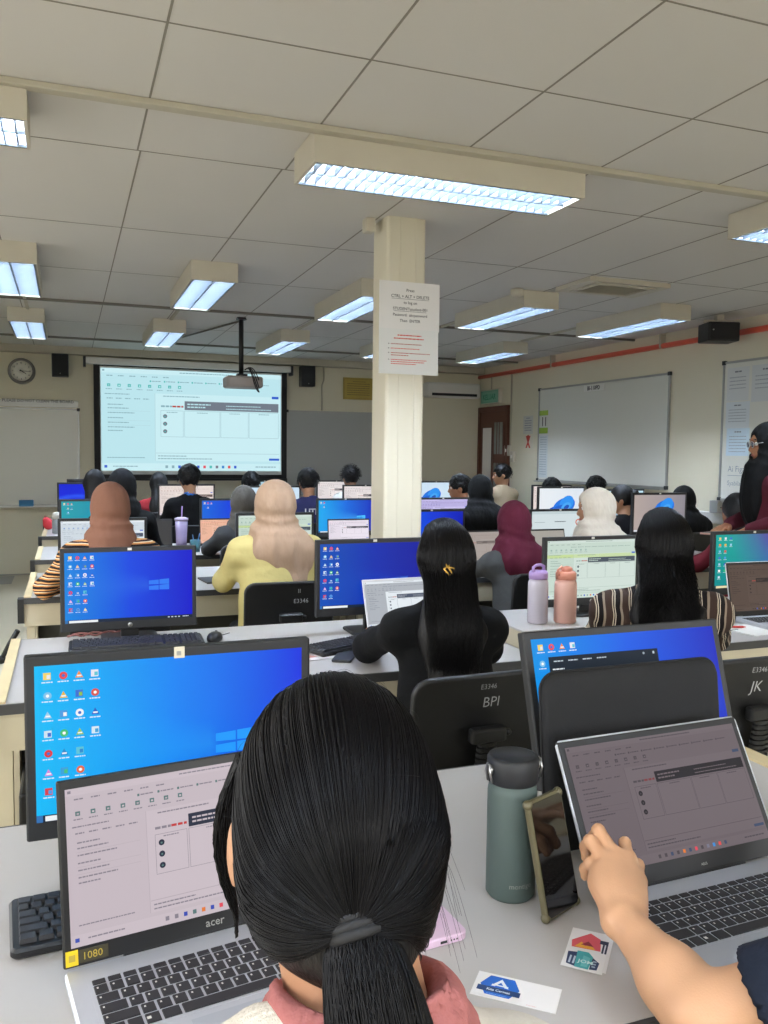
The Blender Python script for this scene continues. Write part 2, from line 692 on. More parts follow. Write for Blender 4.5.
for i, (a, c) in enumerate(wins_b):
    window(i + 1, a, c, True)
for i, (a, c) in enumerate(wins_l):
    window(i + 4, a, c, False)
wallbox('baseboard_front', (XL, YF - 0.012, 0), (XR, YF, 0.13), M['skirting'])
wallbox('baseboard_right', (XR - 0.012, YB, 0), (XR, YF, 0.13), M['skirting'])
wallbox('trim_1', (XL, YF - 0.16, 2.615), (XR - 0.02, YF, ZC), M['batten'])          # bulkhead along the front wall
# joints between the ceiling boards
b = MB()
xs = [0.28 + 0.6075 * k for k in range(-5, 9)]
ysj = [-0.6, 0.1, 0.72, 1.32, 1.92, 2.53, 3.62, 4.88, 6.1, 7.38, 8.6, 9.8]
for i, x in enumerate(xs):
    b.box((x - 0.0036, YB, ZC - 0.0015), (x + 0.0036, 3.62, ZC))
    o = 0.012 if i % 2 else -0.014
    b.box((x - 0.0036 + o, 3.62, ZC - 0.0015), (x + 0.0036 + o, YF - 0.16, ZC))
for y in ysj:
    b.box((XL, y - 0.003, ZC - 0.0015), (XR, y + 0.003, ZC))
o = struct(b.build('ceiling_joint_lines', M['joint']))
b = MB().box((XL, 3.075, ZC - 0.022), (XR, 3.125, ZC))
struct(b.build('trim_2', M['batten'], bevel=0.004))
struct(MB().box((XL, 7.37, ZC - 0.02), (XR, 7.40, ZC)).build('trim_3', M['conduit']))
struct(MB().box((XL, 9.79, ZC - 0.02), (XR, 9.82, ZC)).build('trim_4', M['conduit']))
# short conduit drops feeding the rear lamps
for n, (x, y0, y1) in enumerate(((0.90, 6.72, 8.0), (2.12, 6.75, 8.1), (3.32, 6.72, 8.0), (4.5, 6.78, 7.95), (-0.3, 6.6, 7.9))):
    struct(MB().box((x - 0.012, y0, ZC - 0.018), (x + 0.012, y1, ZC)).build('trim_%d' % (n + 5), M['batten']))
# cable run from the projector to the screen
struct(MB().tube([(1.53, 7.7, ZC - 0.012), (1.0, 9.78, ZC - 0.012)], 0.009).build('trim_10', M['conduit']))

# ------------------------------------------------------------------ ceiling lights


def make_light():
    L, W, H = 1.18, 0.295, 0.122
    t = thing('ceiling_light', '', 'ceiling light')
    b = MB()
    w = 0.012
    b.box((-W / 2, -L / 2, 0), (-W / 2 + w, L / 2, H)).box((W / 2 - w, -L / 2, 0), (W / 2, L / 2, H))
    b.box((-W / 2 + w, -L / 2, 0), (W / 2 - w, -L / 2 + w, H)).box((-W / 2 + w, L / 2 - w, 0), (W / 2 - w, L / 2, H))
    b.box((-W / 2, -L / 2, H - 0.006), (W / 2, L / 2, H))
    b.build('housing', M['lamp'], t)
    r = MB()
    for s in (-1, 1):
        prof = [(s * 0.134, 0.004), (s * 0.120, 0.07), (s * 0.07, 0.104), (s * 0.020, 0.07), (s * 0.004, 0.012)]
        rings = [[(x, y, z) for x, z in prof] for y in (-L / 2 + 0.014, L / 2 - 0.014)]
        r.loft(rings, caps=False, closed=False)
    r.build('reflector', M['lamp_in'], t)
    for s in (-1, 1):
        MB().tube([(s * 0.07, -L / 2 + 0.02, 0.076), (s * 0.07, L / 2 - 0.02, 0.076)], 0.014, n=8).build('tube', M['tube'], t)
    v = MB()
    v.box((-0.004, -L / 2 + 0.013, 0.002), (0.004, L / 2 - 0.013, 0.034))
    for i in range(27):
        y = -L / 2 + 0.04 + i * (L - 0.08) / 26
        v.box((-0.134, y - 0.002, 0.004), (0.134, y + 0.002, 0.031))
    for s in (-1, 1):
        v.box((s * 0.136 - 0.006, -L / 2 + 0.012, 0.0), (s * 0.136 + 0.006, L / 2 - 0.012, 0.008))
    v.build('louvre', M['louvre'], t)
    return t


LZ = 2.578
light_spots = [
    (1.465, 3.27, 1, 'large louvred ceiling light running across the room in front of the pillar top'),
    (-0.70, 3.25, 1, 'louvred ceiling light cut by the upper left edge of the picture'),
    (3.68, 3.28, 1, 'louvred ceiling light cut by the right edge above the standing person'),
    (-0.30, 6.03, 0, 'louvred ceiling light at the left, nearer one above the wall clock'),
    (0.895, 6.10, 0, 'louvred ceiling light left of the projector pole, the nearer one'),
    (2.06, 6.20, 0, 'louvred ceiling light just left of the notices on the pillar'),
    (3.29, 6.12, 0, 'louvred ceiling light just right of the pillar notices'),
    (4.52, 6.14, 0, 'louvred ceiling light beside the black speaker box on the right wall'),
    (-0.315, 8.52, 0, 'small far ceiling light above the wall clock'),
    (0.895, 8.64, 0, 'small far ceiling light above the projection screen, left of the projector pole'),
    (2.12, 8.80, 0, 'small far ceiling light above the projection screen, right of the projector pole'),
    (4.5, 8.66, 0, 'dim far ceiling light above the brown door'),
    (3.29, 8.66, 0, 'far ceiling light mostly hidden behind the pillar notices'),
    (-0.6, -0.3, 1, 'louvred ceiling light behind the photographer, to the left'),
    (1.6, -0.3, 1, 'louvred ceiling light behind the photographer'),
    (3.8, -0.3, 1, 'louvred ceiling light behind the photographer, to the right'),
    (-1.6, 6.1, 0, 'louvred ceiling light over the left aisle'),
]
L0 = make_light()
for i, (x, y, across, lab) in enumerate(light_spots):
    o = L0 if i == 0 else copy_tree(L0)
    o.location = (x, y, LZ)
    o.rotation_euler = (0, 0, PI / 2 if across else 0)
    tag(o, lab, 'ceiling light', 'fluorescent ceiling lights')

# ------------------------------------------------------------------ ceiling fittings
t = thing('ceiling_vent', 'square white air vent with slats set in the ceiling', 'air vent', (3.63, 5.14, ZC - 0.03))
b = MB()
for k, (a, c) in enumerate(((0.33, 0.26), (0.25, 0.21))):
    z = -0.0 - 0.008 * k
    b.box((-a, -a * 0.65, z), (a, -c * 0.65, z + 0.03)).box((-a, c * 0.65, z), (a, a * 0.65, z + 0.03))
    b.box((-a, -c * 0.65, z), (-c, c * 0.65, z + 0.03)).box((c, -c * 0.65, z), (a, c * 0.65, z + 0.03))
b.build('frame', M['lamp'], t)
b = MB()
for i in range(7):
    y = -0.12 + i * 0.04
    b.box((-0.2, -0.014, -0.002), (0.2, 0.014, 0.001), M=TR((0, y, 0.005), 0, rx=0.7))
b.build('slats', M['batten'], t)
MB().box((-0.26, -0.17, 0.026), (0.26, 0.17, 0.029)).build('duct_opening', M['charcoal'], t)

o = MB().lathe([(0.03, 0), (0.05, 0.012), (0.05, 0.05), (0.02, 0.06)], n=20).build('smoke_detector', M['lamp'], loc=(3.07, 5.5, ZC - 0.06))
tag(o, 'small round detector on the ceiling by the light right of the pillar', 'smoke detector')
o = MB().box((-0.025, -0.035, 0), (0.025, 0.035, 0.07)).build('junction_box', M['lamp'], loc=(1.47, 4.2, ZC - 0.07), bevel=0.006)
tag(o, 'small grey junction box at the ceiling left of the pillar top', 'junction box')

# ------------------------------------------------------------------ pillar with its notices
PX, PY = 1.535, 4.10
b = MB().rprism(PX, PY, PX + 0.215, PY + 0.215, 0, ZC, 0.018, n=4)
b.box((PX + 0.07, PY - 0.004, 0), (PX + 0.076, PY + 0.002, ZC)).box((PX + 0.155, PY - 0.004, 0), (PX + 0.161, PY + 0.002, ZC))
o = struct(b.build('pillar', M['pillar']))

p = Pic(0.335, 0.245).flat('#e9e8e6')
for i, (s, v, sz) in enumerate((('Press', 0.2, 0.06), ('CTRL + ALT + DELETE', 0.33, 0.062), ('to log on', 0.455, 0.058), ('STUDENT\\student-001', 0.585, 0.058), ('Password:  abcpassword', 0.71, 0.055), ('Then  ENTER', 0.83, 0.058))):
    p.text(s, 0.51, v, sz, '#4a4a4c', 1, 'CENTER', 0.012)
    if i in (1, 3):
        p.rect(0.20 if i == 1 else 0.24, v + 0.02, 0.82 if i == 1 else 0.78, v + 0.027, '#55555a', 1)
o = p.build('notice_sign', M['print'], loc=(PX + 0.125, PY - 0.006, 2.13), rot=(0, 0, 0))
o.modifiers.new('thickness', 'SOLIDIFY').thickness = 0.0006
tag(o, 'white notice on the pillar with grey typed lines about CTRL + ALT + DELETE', 'notice')
p = Pic(0.33, 0.23).flat('#e4e6e4')
p.words(0.31, 0.12, 0.4, 0.035, '#cf4a3c', seed=3).words(0.25, 0.19, 0.5, 0.035, '#cf4a3c', seed=4)
for v, u1, c in ((0.32, 0.72, '#b4685e'), (0.42, 0.68, '#d8675a'), (0.52, 0.86, '#b8655c'), (0.57, 0.5, '#b8655c'), (0.67, 0.8, '#d05a50'), (0.715, 0.76, '#d05a50'), (0.76, 0.62, '#d05a50')):
    p.words(0.2, v, u1 - 0.2, 0.025, c, seed=int(v * 100))
    if v not in (0.57, 0.715, 0.76):
        p.disc(0.165, v + 0.012, 0.008, '#444444')
o = p.build('notice_sign', M['print'], loc=(PX + 0.122, PY - 0.012, 1.905), rot=(-0.02, 0, 0))
o.modifiers.new('thickness', 'SOLIDIFY').thickness = 0.0006
tag(o, 'white notice on the pillar with red typed lines, under the other', 'notice')

# ------------------------------------------------------------------ front wall
FW = YF
# clock
t = thing('wall_clock', 'round white wall clock with a grey rim on the front wall', 'clock', (-0.487, FW - 0.045, 2.40))
b = MB()
MX = TR((0, 0, 0), rx=PI / 2)
b.lathe([(0.118, 0), (0.118, 0.045), (0.127, 0.052), (0.147, 0.046), (0.15, 0.0), (0.15, -0.045), (0.0, -0.045)], n=40, M=MX)
b.build('rim', M['clockrim'], t)
MB().lathe([(0, 0.0), (0, 0.03), (0.119, 0.03), (0.119, 0.0)], n=40, M=MX).build('dial', M['clockface'], t)
b = MB()
for h in range(1, 13):
    a = PI / 2 - h * PI / 6
    vs, fs = text_geo(str(h), 0.026, 'CENTER', 0.02)
    b.add([(x + 0.092 * math.cos(a), -0.0315, y - 0.009 + 0.092 * math.sin(a)) for x, y in vs], fs)
b.build('numerals', M['black'], t)


def hand(length, ang, w):
    a = PI / 2 - ang
    u = Vector((math.cos(a), 0, math.sin(a)))
    v = Vector((-math.sin(a), 0, math.cos(a)))
    q = [-u * 0.02 - v * w, u * length - v * w * 0.5, u * length + v * w * 0.5, -u * 0.02 + v * w]
    b = MB()
    b.loft([[tuple(p + Vector((0, -0.033, 0))) for p in q], [tuple(p + Vector((0, -0.035, 0))) for p in q]], smooth=False)
    return b


hand(0.062, math.radians(123), 0.006).build('hour_hand', M['black'], t)
hand(0.095, math.radians(92), 0.004).build('minute_hand', M['black'], t)


# loudspeakers
def speaker(loc, rz, w, d, h, lab):
    t = thing('loudspeaker', lab, 'loudspeaker', loc, rz, 'black wall loudspeakers')
    MB().box((-w / 2, -d, 0), (w / 2, 0, h)).build('cabinet', M['black'], t, bevel=0.008)
    g = MB().box((-w / 2 + 0.012, -d - 0.01, 0.012), (w / 2 - 0.012, -d - 0.0005, h - 0.012)).build('grille', M['grille'], t, bevel=0.006)
    MB().lathe([(0, 0), (0.006, 0.0), (0.006, 0.002)], n=12, M=TR((0, -d - 0.0105, 0.035), rx=PI / 2)).build('badge', M['alu'], t)
    MB().box((-0.03, -0.001, h * 0.3), (0.03, 0.04, h * 0.7)).build('wall_mount', M['charcoal'], t, bevel=0.004)
    return t


speaker((-0.065, FW - 0.045, 2.345), 0, 0.185, 0.14, 0.265, 'black loudspeaker on the front wall between the clock and the screen')
speaker((2.93, FW - 0.045, 2.345), 0, 0.185, 0.14, 0.265, 'black loudspeaker on the front wall, right of the screen')
t = thing('wall_speaker', 'wide black speaker box hung high on the right wall', 'loudspeaker', (XR - 0.30, 5.83, 2.46), -0.30)
MB().box((-0.135, -0.11, 0.01), (0.135, 0.11, 0.168)).build('cabinet', M['black'], t, bevel=0.01)
MB().box((-0.122, -0.12, 0.022), (0.122, -0.1105, 0.156)).build('grille', M['grille'], t, bevel=0.006)
MB().sphere((-0.10, -0.122, 0.10), 0.006).build('badge', M['alu'], t)
b = MB()
b.tube([(-0.13, 0, 0.168), (-0.13, 0, 0.19), (0.13, 0, 0.19), (0.13, 0, 0.168)], 0.008, n=6)
b.box((-0.03, -0.03, 0.19), (0.03, 0.03, 0.239))
b.build('bracket', M['lamp'], t)


def board(name, lab, cat, M4, w, h, face, tray=True):
    """A framed board whose own plane is x, z facing -y."""
    t = thing(name, lab, cat)
    t.matrix_world = M4
    MB().box((-w / 2, -0.012, 0), (w / 2, 0, h)).build('panel', face, t)
    b = MB()
    f = 0.02
    b.box((-w / 2 - f, -0.02, -f), (w / 2 + f, 0, 0)).box((-w / 2 - f, -0.02, h), (w / 2 + f, 0, h + f))
    b.box((-w / 2 - f, -0.02, 0), (-w / 2, 0, h)).box((w / 2, -0.02, 0), (w / 2 + f, 0, h))
    b.build('frame', M['alu'], t)
    b = MB()
    for sx in (-1, 1):
        for z in (-f, h):
            b.box((sx * (w / 2 + f / 2) - 0.018, -0.026, z - 0.008), (sx * (w / 2 + f / 2) + 0.018, 0, z + f + 0.008))
    b.build('corner_caps', M['charcoal'], t)
    if tray:
        MB().box((-w / 2, -0.075, -f - 0.012), (w / 2, -0.001, -f)).build('tray', M['alu'], t)
    return t


t = board('whiteboard', 'large whiteboard at the left of the front wall', 'whiteboard', TR((-0.72, FW - 0.002, 0.84)), 1.68, 1.12, M['board'])
b = MB().box((-0.9, -0.03, 1.15), (0.85, 0, 1.23))
b.build('top_rail', M['alu'], t)
b = MB()
vs, fs = text_geo('PLEASE DO NOT CLEAN THE BOARD', 0.047, 'LEFT', 0.02)
b.add([(x + 0.04 - 0.02, -0.0315, y + 1.205) for x, y in vs], fs)
b.build('lettering', M['black'], t)
MB().box((-0.9, -0.02, -0.82), (0.78, 0, -0.06)).build('lower_panel', M['wall'], t)
o = MB().box((-0.08, -0.03, 0), (0.08, 0.03, 0.075)).build('board_eraser', mat('blue felt', '#3f7fae', 0.8), loc=(-0.46, FW - 0.058, 0.8205), bevel=0.008)
tag(o, 'blue board eraser on the tray of the left whiteboard', 'eraser')
board('grey_board', 'plain grey board on the front wall between the screen and the pillar', 'board', TR((3.42, FW - 0.002, 0.95)), 1.44, 1.07, M['greyboard'], tray=False)
# yellow plaque
p = Pic(0.44, 0.29).flat('#a58f3c')
p.frame(0.03, 0.05, 0.97, 0.95, 0.012, '#7d6a28')
for i in range(7):
    p.words(0.12 if i else 0.3, 0.16 + 0.1 * i, 0.72 if i else 0.4, 0.04, '#54471c', seed=i)
o = p.build('wall_sign', M['print'], loc=(3.67, FW - 0.022, 2.205))
o.modifiers.new('thickness', 'SOLIDIFY').thickness = -0.018
tag(o, 'yellow lettered plaque high on the front wall beside the pillar', 'plaque')
b = MB().tube([(3.18, FW - 0.012, 2.62), (3.19, FW - 0.012, 2.45), (3.16, FW - 0.012, 2.38), (3.16, FW - 0.012, 2.05)], 0.01)
struct(b.build('trim_11', M['batten']))

# projection screen
SX, SY = 1.49, FW - 0.06
t = thing('projection_screen', 'pull-down projection screen showing a projected document', 'projection screen', (SX, SY, 1.17))
b = MB().box((-1.30, -0.07, 1.345), (1.25, 0.05, 1.425))
b.build('case', M['white'], t, bevel=0.01)
b = MB().box((-1.30, -0.075, 1.31), (-1.27, 0.055, 1.43)).box((1.22, -0.075, 1.31), (1.25, 0.055, 1.43))
b.build('end_caps', M['charcoal'], t)
MB().box((-1.185, -0.006, -0.02), (1.185, 0.0, 1.35)).build('black_border', M['blackmatte'], t)
MB().box((-1.115, -0.0085, 0.03), (1.115, -0.0065, 1.33)).build('cloth', M['screencloth'], t)
MB().tube([(-1.19, -0.003, -0.03), (1.19, -0.003, -0.03)], 0.016).build('weight_bar', M['black'], t)


def doc_picture(w, h, bg, ink, bar, accent, canvas, line, logo='#b8443c', blue='#2f5fd0', lift=0.0003, tb=True, dim=1.0, accents=True, lit_left=None):
    """The page-layout programme that most of the room is looking at."""
    p = Pic(w, h, lift).flat(bg)
    p.rect(0, 0, 1, 0.045, canvas).words(0.42, 0.016, 0.3, 0.012, ink, 2, 5)
    p.rect(0.008, 0.012, 0.02, 0.03, ink, 2)
    for i in range(6):
        p.words(0.03 + i * 0.06, 0.066, 0.032, 0.012, ink, 2, i)
    for i in range(9):
        p.words(0.27 + i * 0.076, 0.108, 0.05, 0.011, ink, 2, 20 + i)
        p.rect(0.258 + i * 0.076, 0.106, 0.266 + i * 0.076, 0.122, accent, 2)
    for i in range(8):
        u = 0.030 + i * 0.054
        p.rect(u + 0.003, 0.150, u + 0.020, 0.178, accent, 2)
        p.rect(u + 0.008, 0.160, u + 0.016, 0.171, canvas if i % 2 else line, 3)
        p.words(u - 0.004, 0.196, 0.032, 0.01, ink, 2, 40 + i)
    p.words(0.02, 0.243, 0.13, 0.011, ink, 2, 2).words(0.33, 0.250, 0.2, 0.012, ink, 2, 6)
    for i in range(5):
        p.words(0.03 + i * 0.048, 0.285, 0.032, 0.012, ink, 2, 60 + i)
    for i, v in enumerate((0.345, 0.38, 0.425, 0.475, 0.52, 0.565, 0.6)):
        p.words(0.035, v, 0.08 + 0.06 * ((i * 7) % 3) / 2, 0.012, ink, 2, 70 + i)
    for v in (0.41, 0.505, 0.55):
        p.rect(0.03, v, 0.26, v + 0.002, line, 2)
    p.rect(0.285, 0.23, 0.287, 0.9, line, 2).rect(0.287, 0.232, 0.995, 0.9, canvas, 1)
    p.words(0.318, 0.345, 0.06, 0.022, ink, 2, 9)
    p.words(0.380, 0.345, 0.06, 0.022, logo, 2, 9)
    p.rect(0.447, 0.300, 0.985, 0.388, bar, 2)
    p.words(0.462, 0.322, 0.13, 0.016, bg, 3, 11).words(0.462, 0.35, 0.1, 0.016, bg, 3, 12)
    p.words(0.68, 0.332, 0.2, 0.010, bg, 3, 13).words(0.68, 0.362, 0.26, 0.010, bg, 3, 14)
    for i, (u0, u1) in enumerate(((0.316, 0.440), (0.446, 0.645), (0.649, 0.808), (0.812, 0.985))):
        p.frame(u0, 0.397, u1, 0.66, 0.0015, ink, 2)
        p.words((u0 + u1) / 2 - 0.03, 0.41, 0.06, 0.010, ink, 3, 30 + i)
    for i in range(3):
        p.disc(0.340, 0.455 + i * 0.075, 0.0115, bar, 2, 12)
        p.disc(0.340, 0.457 + i * 0.075, 0.004, accent, 3, 8)
    p.rect(0.29, 0.82, 0.99, 0.825, line, 2)
    p.words(0.30, 0.845, 0.16, 0.012, ink, 2, 33)
    if accents:
        p.rect(0.945, 0.225, 0.985, 0.25, blue, 3).rect(0.93, 0.868, 0.99, 0.89, blue, 3)
    p.words(0.03, 0.865, 0.2, 0.01, ink, 2, 34).words(0.30, 0.872, 0.3, 0.012, ink, 2, 35)
    if tb:
        p.rect(0, 0.925, 1, 1.0, canvas, 2)
        p.rect(0.015, 0.945, 0.03, 0.97, blue, 3).words(0.06, 0.95, 0.13, 0.012, ink, 3, 36)
        for i, c in enumerate((ink, ink, blue, accent, '#e07a30', blue, '#e24a5a', accent, '#777788', '#3a8ad0', '#e05050', blue)):
            p.rect(0.34 + i * 0.035, 0.945, 0.354 + i * 0.035, 0.973, c, 3)
        p.words(0.85, 0.95, 0.12, 0.014, ink, 3, 37)
    return p


p = doc_picture(2.21, 1.235, '#bde6ee', '#86aeba', '#737c88', '#4dbdba', '#cbeef4', '#a9cdd6', lift=0.0008)
p.build('projected_picture', M['screen'], t, (0, -0.010, 0.075))  # projector light put into the picture as its own glow; the projector emits nothing

# projector on its pole
t = thing('projector', 'grey projector hanging on a black pole from the ceiling', 'projector', (1.50, 7.7, 2.07))
b = MB().rprism(-0.165, -0.13, 0.165, 0.13, 0, 0.10, 0.04, ch=0.015)
b.build('case', mat('projector case', '#a8a09b', 0.5), t)
b = MB().lathe([(0.035, 0), (0.038, 0.03), (0.03, 0.032), (0.026, 0.01), (0, 0.008)], n=20, M=TR((0.08, 0.128, 0.05), rx=-PI / 2))
b.build('lens', M['black'], t)
b = MB().rprism(-0.055, -0.05, 0.035, 0.05, 0.1, 0.125, 0.01).tube([(-0.015, 0, 0.12), (-0.015, 0, 0.63)], 0.022, n=12).rprism(-0.055, -0.04, 0.025, 0.04, 0.61, 0.6295, 0.01)
b.build('pole', M['black'], t)
b = MB()
for k in range(4):
    pts = []
    for i in range(9):
        q = i / 8
        pts.append((-0.01 + 0.13 * q, -0.132 - 0.02 * math.sin(q * PI) - 0.004 * k, 0.15 - 0.03 * k * q - 0.09 * q * q + 0.04 * math.sin(q * (3 + k))))
    b.tube(pts, 0.005, n=5)
b.build('cables', M['black'], t)

# air conditioner
t = thing('air_conditioner', 'white split air conditioner high on the front wall near the door', 'air conditioner', (5.0, FW - 0.11, 2.27))
MB().rprism(-0.40, -0.10, 0.40, 0.10, 0, 0.2, 0.03, ch=0.02).build('case', M['white'], t)
MB().box((-0.34, -0.104, 0.02), (0.34, -0.1, 0.055)).build('louvre', M['charcoal'], t)
MB().box((-0.3, 0.1, 0.05), (0.3, 0.109, 0.15)).build('wall_mount', M['alu'], t)

# ------------------------------------------------------------------ right wall
# door
t = struct(link('door_1', None, None, (XR - 0.001, 10.39, 0)))
t.empty_display_size = 0.1
b = MB()
b.box((-0.05, -0.44, 0), (0, -0.38, 2.1)).box((-0.05, 0.36, 0), (0, 0.42, 2.1)).box((-0.05, -0.44, 2.08), (0, 0.42, 2.15))
b.build('door_frame', M['wood'], t)
b = MB().box((-0.035, -0.38, 0.01), (-0.001, 0.36, 2.08))
for z in (0.25, 1.15):
    b.box((-0.045, -0.36, z), (-0.035, -0.33, z + 0.75)).box((-0.045, -0.06, z), (-0.035, -0.03, z + 0.75))
b.build('door_leaf', M['wood'], t)
b = MB()
for z0, z1 in ((1.05, 1.38), (1.50, 1.93)):
    b.box((-0.042, -0.29, z0), (-0.036, -0.06, z1))
b.build('door_glass', M['glass'], t)
b = MB()
for z0, z1 in ((1.05, 1.38), (1.50, 1.93)):
    for y in (-0.21, -0.14):
        b.box((-0.046, y - 0.006, z0), (-0.042, y + 0.006, z1))
b.build('door_bars', M['wood'], t)
MB().box((-0.04, 0.03, 1.0), (-0.036, 0.28, 1.86)).build('door_sheet', M['paper'], t)
MB().tube([(-0.04, -0.34, 1.0), (-0.085, -0.34, 1.0), (-0.085, -0.24, 1.0)], 0.01).build('door_handle', M['steel'], t)

p = Pic(0.50, 0.17).flat('#7fb79f')
p.frame(0.02, 0.05, 0.98, 0.95, 0.01, '#5b9a82')
p.text('KELUAR', 0.5, 0.72, 0.42, '#2e8f6d', 1, 'CENTER', 0.03)
t = thing('exit_sign', 'pale green exit sign above the brown door', 'exit sign', (XR - 0.03, 10.46, 2.20), -PI / 2)
MB().box((-0.27, -0.028, -0.015), (0.27, 0.029, 0.185)).build('box', M['lamp'], t, bevel=0.006)
p.build('legend', M['print'], t, (0, -0.0295, 0))
MB().tube([(0, 0.0, 0.185), (0, 0.0, 0.36)], 0.008).build('feed_pipe', M['batten'], t)

o = struct(MB().tube([(XR - 0.03, YB, 2.575), (XR - 0.03, 10.97 - 0.14, 2.575)], 0.026, n=12).build('trim_12', M['red']))
b = MB()
for y in (2.2, 4.2, 6.9, 8.9):
    b.box((XR - 0.06, y - 0.012, 2.55), (XR, y + 0.012, 2.69))
struct(b.build('trim_13', M['batten']))
struct(MB().tube([(XR - 0.012, 9.93, 2.55), (XR - 0.012, 9.93, 1.62)], 0.011).build('trim_14', M['batten']))
for i, (y, z, lab) in enumerate(((9.98, 1.55, 'white switch box on the wall beside the brown door, the upper one'), (9.83, 1.47, 'white switch plate on the wall beside the brown door, the lower one'))):
    t = thing('switch_box', lab, 'switch', (XR - 0.001, y, z), -PI / 2)
    MB().box((-0.05, -0.045, -0.07), (0.05, 0, 0.07)).build('plate', M['lamp'], t, bevel=0.006)
    MB().box((-0.015, -0.052, -0.02), (0.015, -0.0455, 0.02)).build('rocker', M['white'], t)
p = Pic(0.24, 0.23).flat('#c9c8c0')
p.words(0.3, 0.1, 0.4, 0.05, '#6d7488')
for i in range(5):
    p.words(0.15, 0.24 + 0.13 * i, 0.7, 0.06, '#7b7f8c', seed=i)
o = p.build('poster_sign', M['print'], loc=(XR - 0.004, 9.49, 1.76), rot=(0, 0, -PI / 2))
o.modifiers.new('thickness', 'SOLIDIFY').thickness = -0.002
tag(o, 'grey typed poster on the wall between the door and the large whiteboard', 'poster')
p = Pic(0.24, 0.17).flat('#d8d2c0')
p.poly([(0.35, 0.05), (0.25, 0.05), (0.6, 0.95), (0.75, 0.95)], '#b0392c').poly([(0.75, 0.05), (0.62, 0.05), (0.25, 0.95), (0.4, 0.95)], '#b0392c', 2).disc(0.5, 0.22, 0.17, '#a83226', 3)
o = p.build('ribbon_sign', M['print'], loc=(XR - 0.004, 9.48, 1.575), rot=(0, 0, -PI / 2))
o.modifiers.new('thickness', 'SOLIDIFY').thickness = -0.002
tag(o, 'small poster with a red ribbon on the wall, under the grey poster', 'poster')

t = board('whiteboard', 'large empty whiteboard on the right wall', 'whiteboard', TR((XR - 0.002, 8.0, 1.2), -PI / 2), 2.40, 1.09, M['board'])
MB().box((-0.24, -0.021, 1.01), (0.14, -0.0125, 1.085)).build('label_plate', M['white'], t)
b = MB()
vs, fs = text_geo('BI-110PD', 0.062, 'CENTER', 0.035)
b.add([(x - 0.05, -0.0215, y + 1.026) for x, y in vs], fs)
b.build('lettering', M['black'], t)
g = mat('green label', '#8fae3c', 0.6)
MB().box((-1.19, -0.018, 0.78), (-1.0, -0.0125, 0.84)).box((-1.19, -0.018, 0.56), (-1.0, -0.0125, 0.63)).build('green_labels', g, t)
b = MB().box((-1.13, -0.015, 0.65), (-1.115, -0.0125, 0.76)).box((-1.06, -0.015, 0.65), (-1.045, -0.0125, 0.76))
b.build('marks', M['black'], t)
p = Pic(0.2, 0.52).flat('#cfd6d6')
for i in range(16):
    p.words(0.1, 0.04 + i * 0.058, 0.75, 0.02, '#9aa5ac', seed=i)
p.build('list_sheet', M['print'], t, (-1.09, -0.0135, 0.02))

t = board('whiteboard', 'whiteboard with taped papers beside the standing person', 'whiteboard', TR((XR - 0.002, 4.85, 1.13), -PI / 2), 2.40, 1.19, M['board'])
for i, (x0, z0, w, h, c, n) in enumerate(((-1.17, 0.86, 0.26, 0.29, '#d2d5d4', 4), (-0.88, 0.84, 0.34, 0.31, '#cdd1d1', 4), (-1.17, 0.62, 0.28, 0.23, '#d3dadd', 5), (-1.15, 0.38, 0.27, 0.24, '#c8dbe6', 6))):
    p = Pic(w, h).flat(c)
    p.words(0.35, 0.1, 0.3, 0.06, '#7b8087', seed=i)
    for k in range(n):
        p.words(0.12, 0.28 + k * 0.11, 0.74, 0.035, '#9ba1a8', seed=i * 9 + k)
    p.build('paper_sheet', M['print'], t, (x0 + w / 2, -0.0135 - 0.0004 * i, z0))
b = MB()
for s, x, z, sz in (('Ai Figa', -1.12, 0.24, 0.075), ('Syabilah   wm t', -1.12, 0.12, 0.06)):
    vs, fs = text_geo(s, sz, 'LEFT', -0.004)
    b.add([(u + x, -0.0135, v + z) for u, v in vs], fs)
b.box((-1.12, -0.0135, 0.205), (-0.7, -0.0125, 0.209))
b.build('handwriting', mat('faded marker ink', '#8b95a0', 0.7), t)
# white cable duct under the boards
struct(MB().box((XR - 0.05, YB, 0.90), (XR, 6.9, 1.0)).build('trim_15', M['white'], bevel=0.006))
o = MB().box((-0.06, -0.05, 0), (0.06, 0.05, 0.11)).build('socket_box', M['alu'], loc=(XR - 0.056, 6.02, 1.0), bevel=0.006)
tag(o, 'small grey box on the wall under the papered whiteboard corner', 'socket box')
# ------------------------------------------------------------------ desks
ROWS = [(0.90, 1.81), (2.71, 3.62), (4.64, 5.57), (6.22, 7.05), (7.90, 8.74), (9.45, 10.28)]
XD = [-0.22, 1.65, 3.52, 5.35]
DT = 0.74
ORD = ['front', 'second', 'third', 'fourth', 'fifth', 'last']


